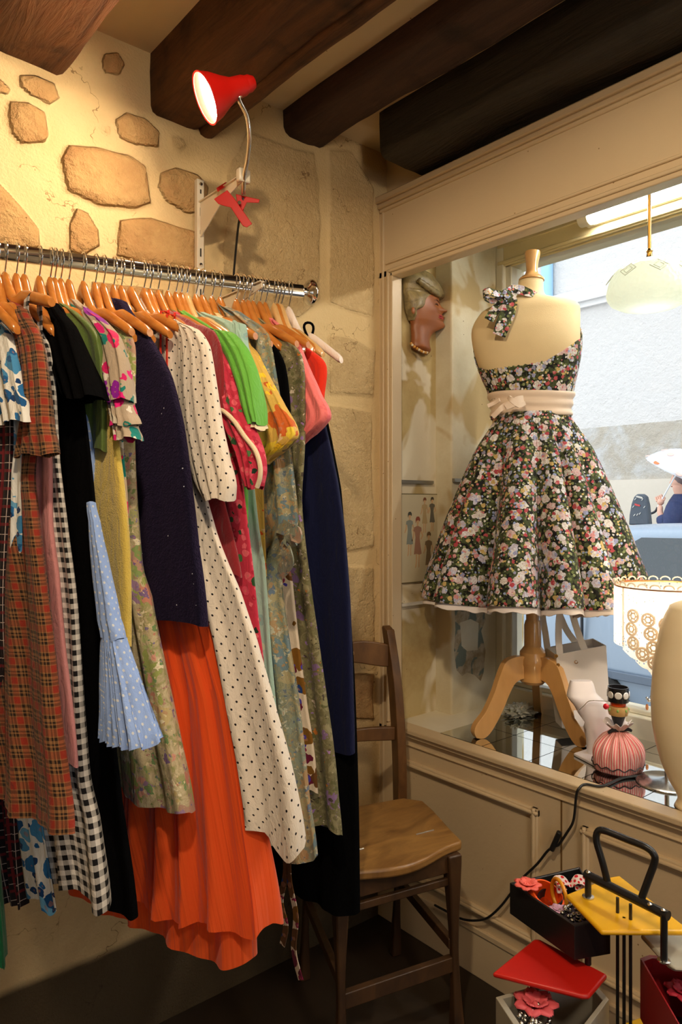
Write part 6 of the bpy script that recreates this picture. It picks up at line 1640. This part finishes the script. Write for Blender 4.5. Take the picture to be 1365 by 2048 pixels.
for (u, v) in ((1266, 1015), (1268, 1032), (1274, 1031), (1279, 1029), (1288, 1016), (1270, 1000), (1284, 1001)):
    MB().prism([S(u, v)-Vector((.006, 0, 0)), S(u+3, v-4)-Vector((.006, 0, 0)), S(u+4.5, v-4)-Vector((.006, 0, 0)), S(u+1.5, v)-Vector((.006, 0, 0))], (.003, 0, 0)).build('slot', m_plain('slot_light', srgb(200, 200, 196), .6), cs_, smooth=False)
p = S(1278, 1048); MB().tube([(BX+.03, p.y, p.z+.02), (BX+.03, by+.10, BZ+.58)], .015, 8).build('seat_bracket', DKS, bike)

# passer-by with an umbrella
PX = 6.05
hp = on_x(1372, 962, PX)        # head centre
pg = Vector((PX, hp.y, .09))
scp = (hp.z+.07-.09)/1.70
per = thing('person', 'person in a navy coat walking with an umbrella and black handbag beyond the car', 'person', (pg.x, pg.y, .09))
COAT = m_plain('navy_coat', srgb(44, 56, 96), .8, var=.2, nscale=8); SKN = m_plain('skin', srgb(222, 172, 150), .5); HR = m_plain('grey_brown_hair', srgb(120, 104, 104), .7)
def skinfig(name, verts, edges, radii, m, sub=2, root=0, parent=per):
    me = bpy.data.meshes.new(name); me.from_pydata([Vector(v)-ORG[parent] for v in verts], edges, []); o = bpy.data.objects.new(name, me); COL.objects.link(o)
    sk = o.modifiers.new('k', 'SKIN'); me.materials.append(m)
    for i, r in enumerate(radii): me.skin_vertices[0].data[i].radius = (r, r) if not hasattr(r, '__len__') else r
    me.skin_vertices[0].data[root].use_root = True; sk.use_smooth_shade = True
    sb = o.modifiers.new('s', 'SUBSURF'); sb.levels = sub; sb.render_levels = sub
    o.parent = parent; ORG[o] = ORG[parent]; return o
k = scp; o = pg
def q_(x, y, z): return o+Vector((x*k, y*k, z*k))     # y+ is the walking direction (picture left)
vs = [q_(0, 0, .95), q_(0, .02, 1.15), q_(0, .02, 1.36), q_(0, .04, 1.46), q_(0, .06, 1.55), q_(0, .06, 1.64),
      q_(-.18, .02, 1.38), q_(-.22, .06, 1.14), q_(-.20, .16, 1.30), q_(-.17, .17, 1.38),
      q_(.18, .02, 1.38), q_(.23, .04, 1.10), q_(.20, .20, .92), q_(.20, .25, .88),
      q_(-.09, .02, .88), q_(-.10, .14, .50), q_(-.10, .20, .08), q_(-.10, .30, .03),
      q_(.09, -.02, .88), q_(.10, -.08, .50), q_(.10, -.26, .12), q_(.10, -.20, .03)]
es = [(0, 1), (1, 2), (2, 3), (3, 4), (4, 5), (2, 6), (6, 7), (7, 8), (8, 9), (2, 10), (10, 11), (11, 12), (12, 13), (0, 14), (14, 15), (15, 16), (16, 17), (0, 18), (18, 19), (19, 20), (20, 21)]
rs = [.12, .11, .11, .050, .075, .065, .045, .035, .030, .028, .045, .035, .030, .028, .09, .06, .038, .035, .09, .06, .038, .035]
skinfig('body', vs, es, [r*k for r in rs], SKN)
MB().sphere(q_(0, .055, 1.62), .088*k, 20, (.82, .98, 1.12)).build('head', SKN, per)
MB().sphere(q_(0, .020, 1.655), .097*k, 20, (.9, 1.0, 1.0)).build('hair', HR, per)
MB().sphere(q_(0, .143, 1.605), .015*k, 10, (.7, 1.1, 1.2)).build('nose', SKN, per)
MB().sphere(q_(-.035, .120, 1.625), .010*k, 10, (1, .6, .6)).build('eye', m_plain('dark_eye', (.05, .04, .04), .3), per)
MB().sphere(q_(0, .135, 1.565), .014*k, 10, (1.2, .6, .4)).build('mouth', m_plain('lips', srgb(180, 90, 86), .4), per)
# coat: open-bottomed body with sleeves
rings = []
for z, a, b, yo in ((.62, .26, .22, -.02), (.80, .23, .20, 0), (1.0, .20, .17, 0), (1.15, .19, .155, .01), (1.30, .21, .16, .02), (1.40, .20, .13, .02), (1.46, .10, .09, .03), (1.49, .075, .07, .035)):
    rings.append([q_(a*math.cos(2*math.pi*j/28), yo+b*math.sin(2*math.pi*j/28), z) for j in range(28)])
MB().rings(rings).build('coat', COAT, per, solid=.01, subsurf=1, angle=180)
MB().tube([q_(-.14, .02, 1.42), q_(-.20, .03, 1.30), q_(-.225, .06, 1.13), q_(-.215, .10, 1.19), q_(-.200, .150, 1.29)], [.08*k, .09*k, .085*k, .08*k, .062*k], 14).build('sleeve', COAT, per, subsurf=1, angle=180)
MB().tube([q_(.14, .02, 1.42), q_(.20, .03, 1.30), q_(.23, .04, 1.10), q_(.20, .18, .94)], [.08*k, .09*k, .08*k, .058*k], 14).build('sleeve', COAT, per, subsurf=1, angle=180)
def hand(c, d, nrm_, nm='fingers'):
    d = Vector(d).normalized(); nn = Vector(nrm_).normalized(); s_ = d.cross(nn)
    mb = MB().sphere(c, .042*k, 12, (.8, .8, .8))
    for i in range(4):
        b = Vector(c)+s_*((i-1.5)*.019*k)+d*.02*k
        mb.tube([b, b+d*.032*k+nn*.008*k, b+d*.045*k+nn*.030*k, b+d*.030*k+nn*.044*k], [.0095*k, .009*k, .0085*k, .007*k], 8)
    b = Vector(c)-s_*.03*k; mb.tube([b, b-s_*.02*k+d*.02*k+nn*.01*k, b-s_*.015*k+d*.035*k+nn*.028*k], [.011*k, .010*k, .008*k], 8)
    mb.build(nm, SKN, per)
h1, h2 = q_(-.165, .17, 1.41), q_(.20, .27, .86)
hand(h1, (0, .5, 1), (1, .2, 0)); hand(h2, (0, .3, -1), (1, 0, 0))
HBK = m_plain('black_leather', (.02, .022, .03), .4)
hb = thing('handbag', 'black handbag with two handles held low by the passer-by', 'handbag', tuple(h2-Vector((0, 0, .30))))
bb = h2+Vector((0, .03, -.02))
rings = [[bb+Vector((w*math.cos(2*math.pi*j/20)*.4, w*math.sin(2*math.pi*j/20), z)) for j in range(20)] for z, w in ((-.26, .10), (-.255, .13), (-.18, .14), (-.10, .12), (-.095, .10))]
MB().rings(rings, caps=True).build('body', HBK, hb, angle=60)
for dx in (-.03, .03):
    MB().tube(smooth_path([bb+Vector((dx, -.06, -.10)), bb+Vector((dx*.5, -.045, -.03)), bb+Vector((0, 0, -.005)), bb+Vector((dx*.5, .045, -.03)), bb+Vector((dx, .06, -.10))], 6), .007, 8).build('handle', HBK, hb)
um = thing('umbrella', 'clear umbrella with orange spots held up by the passer-by', 'umbrella', tuple(h1))
utop = q_(-.14, -.10, 1.90); UD = (utop-h1).normalized()
MB().tube([h1-UD*.06, utop+UD*.03], .006, 8).build('shaft', m_plain('white_shaft', (.8, .82, .85), .3), um)
MB().tube(smooth_path([h1-UD*.05, h1-UD*.09, h1-UD*.11+Vector((0, .03, 0)), h1-UD*.09+Vector((0, .05, 0))], 5), .010, 8).build('crook', HBK, um)
R_ = .27; uq = UD.to_track_quat('Z', 'Y').to_matrix()
t = NT('clear_umbrella_film'); tr = t.n.new('ShaderNodeBsdfTransparent'); mx = t.n.new('ShaderNodeMixShader'); mx.inputs[0].default_value = .55
t.set((.86, .89, .95), .2); t.l.new(tr.outputs[0], mx.inputs[1]); t.l.new(t.b.outputs[0], mx.inputs[2]); t.l.new(mx.outputs[0], t.out.inputs[0])
MB().lathe(utop, [(.0001, 0), (R_*.25, -.012), (R_*.5, -.045), (R_*.75, -.10), (R_*.92, -.155), (R_, -.19)][::-1], 48, m=uq, cap=False).build('canopy', t.m, um, solid=.002, angle=180)
rib_m = m_plain('umbrella_rib', (.7, .72, .78), .4); OS = m_plain('orange_spot', srgb(244, 120, 70), .5); PS = m_plain('pale_pink_spot', srgb(244, 190, 180), .5)
for kk in range(8):
    a = kk*math.pi/4; f = lambda r, z: utop+uq@Vector((math.cos(a)*r, math.sin(a)*r, z))
    MB().tube([f(.001, -.002), f(R_*.25, -.016), f(R_*.5, -.05), f(R_*.75, -.105), f(R_, -.195)], .003, 6).build('rib', rib_m, um)
    for rr, zz, mm in ((R_*.94, -.165, OS if kk % 2 else PS), (R_*.62, -.07, PS)):
        a2 = a+.39; c = utop+uq@Vector((math.cos(a2)*rr, math.sin(a2)*rr, zz)); nn = (uq@Vector((math.cos(a2)*.5, math.sin(a2)*.5, .85))).normalized()
        MB().lathe(c, [(.0001, .004), (.026, .003), (.028, 0)], 16, m=nn.to_track_quat('Z', 'Y').to_matrix()).build('spot', mm, um)
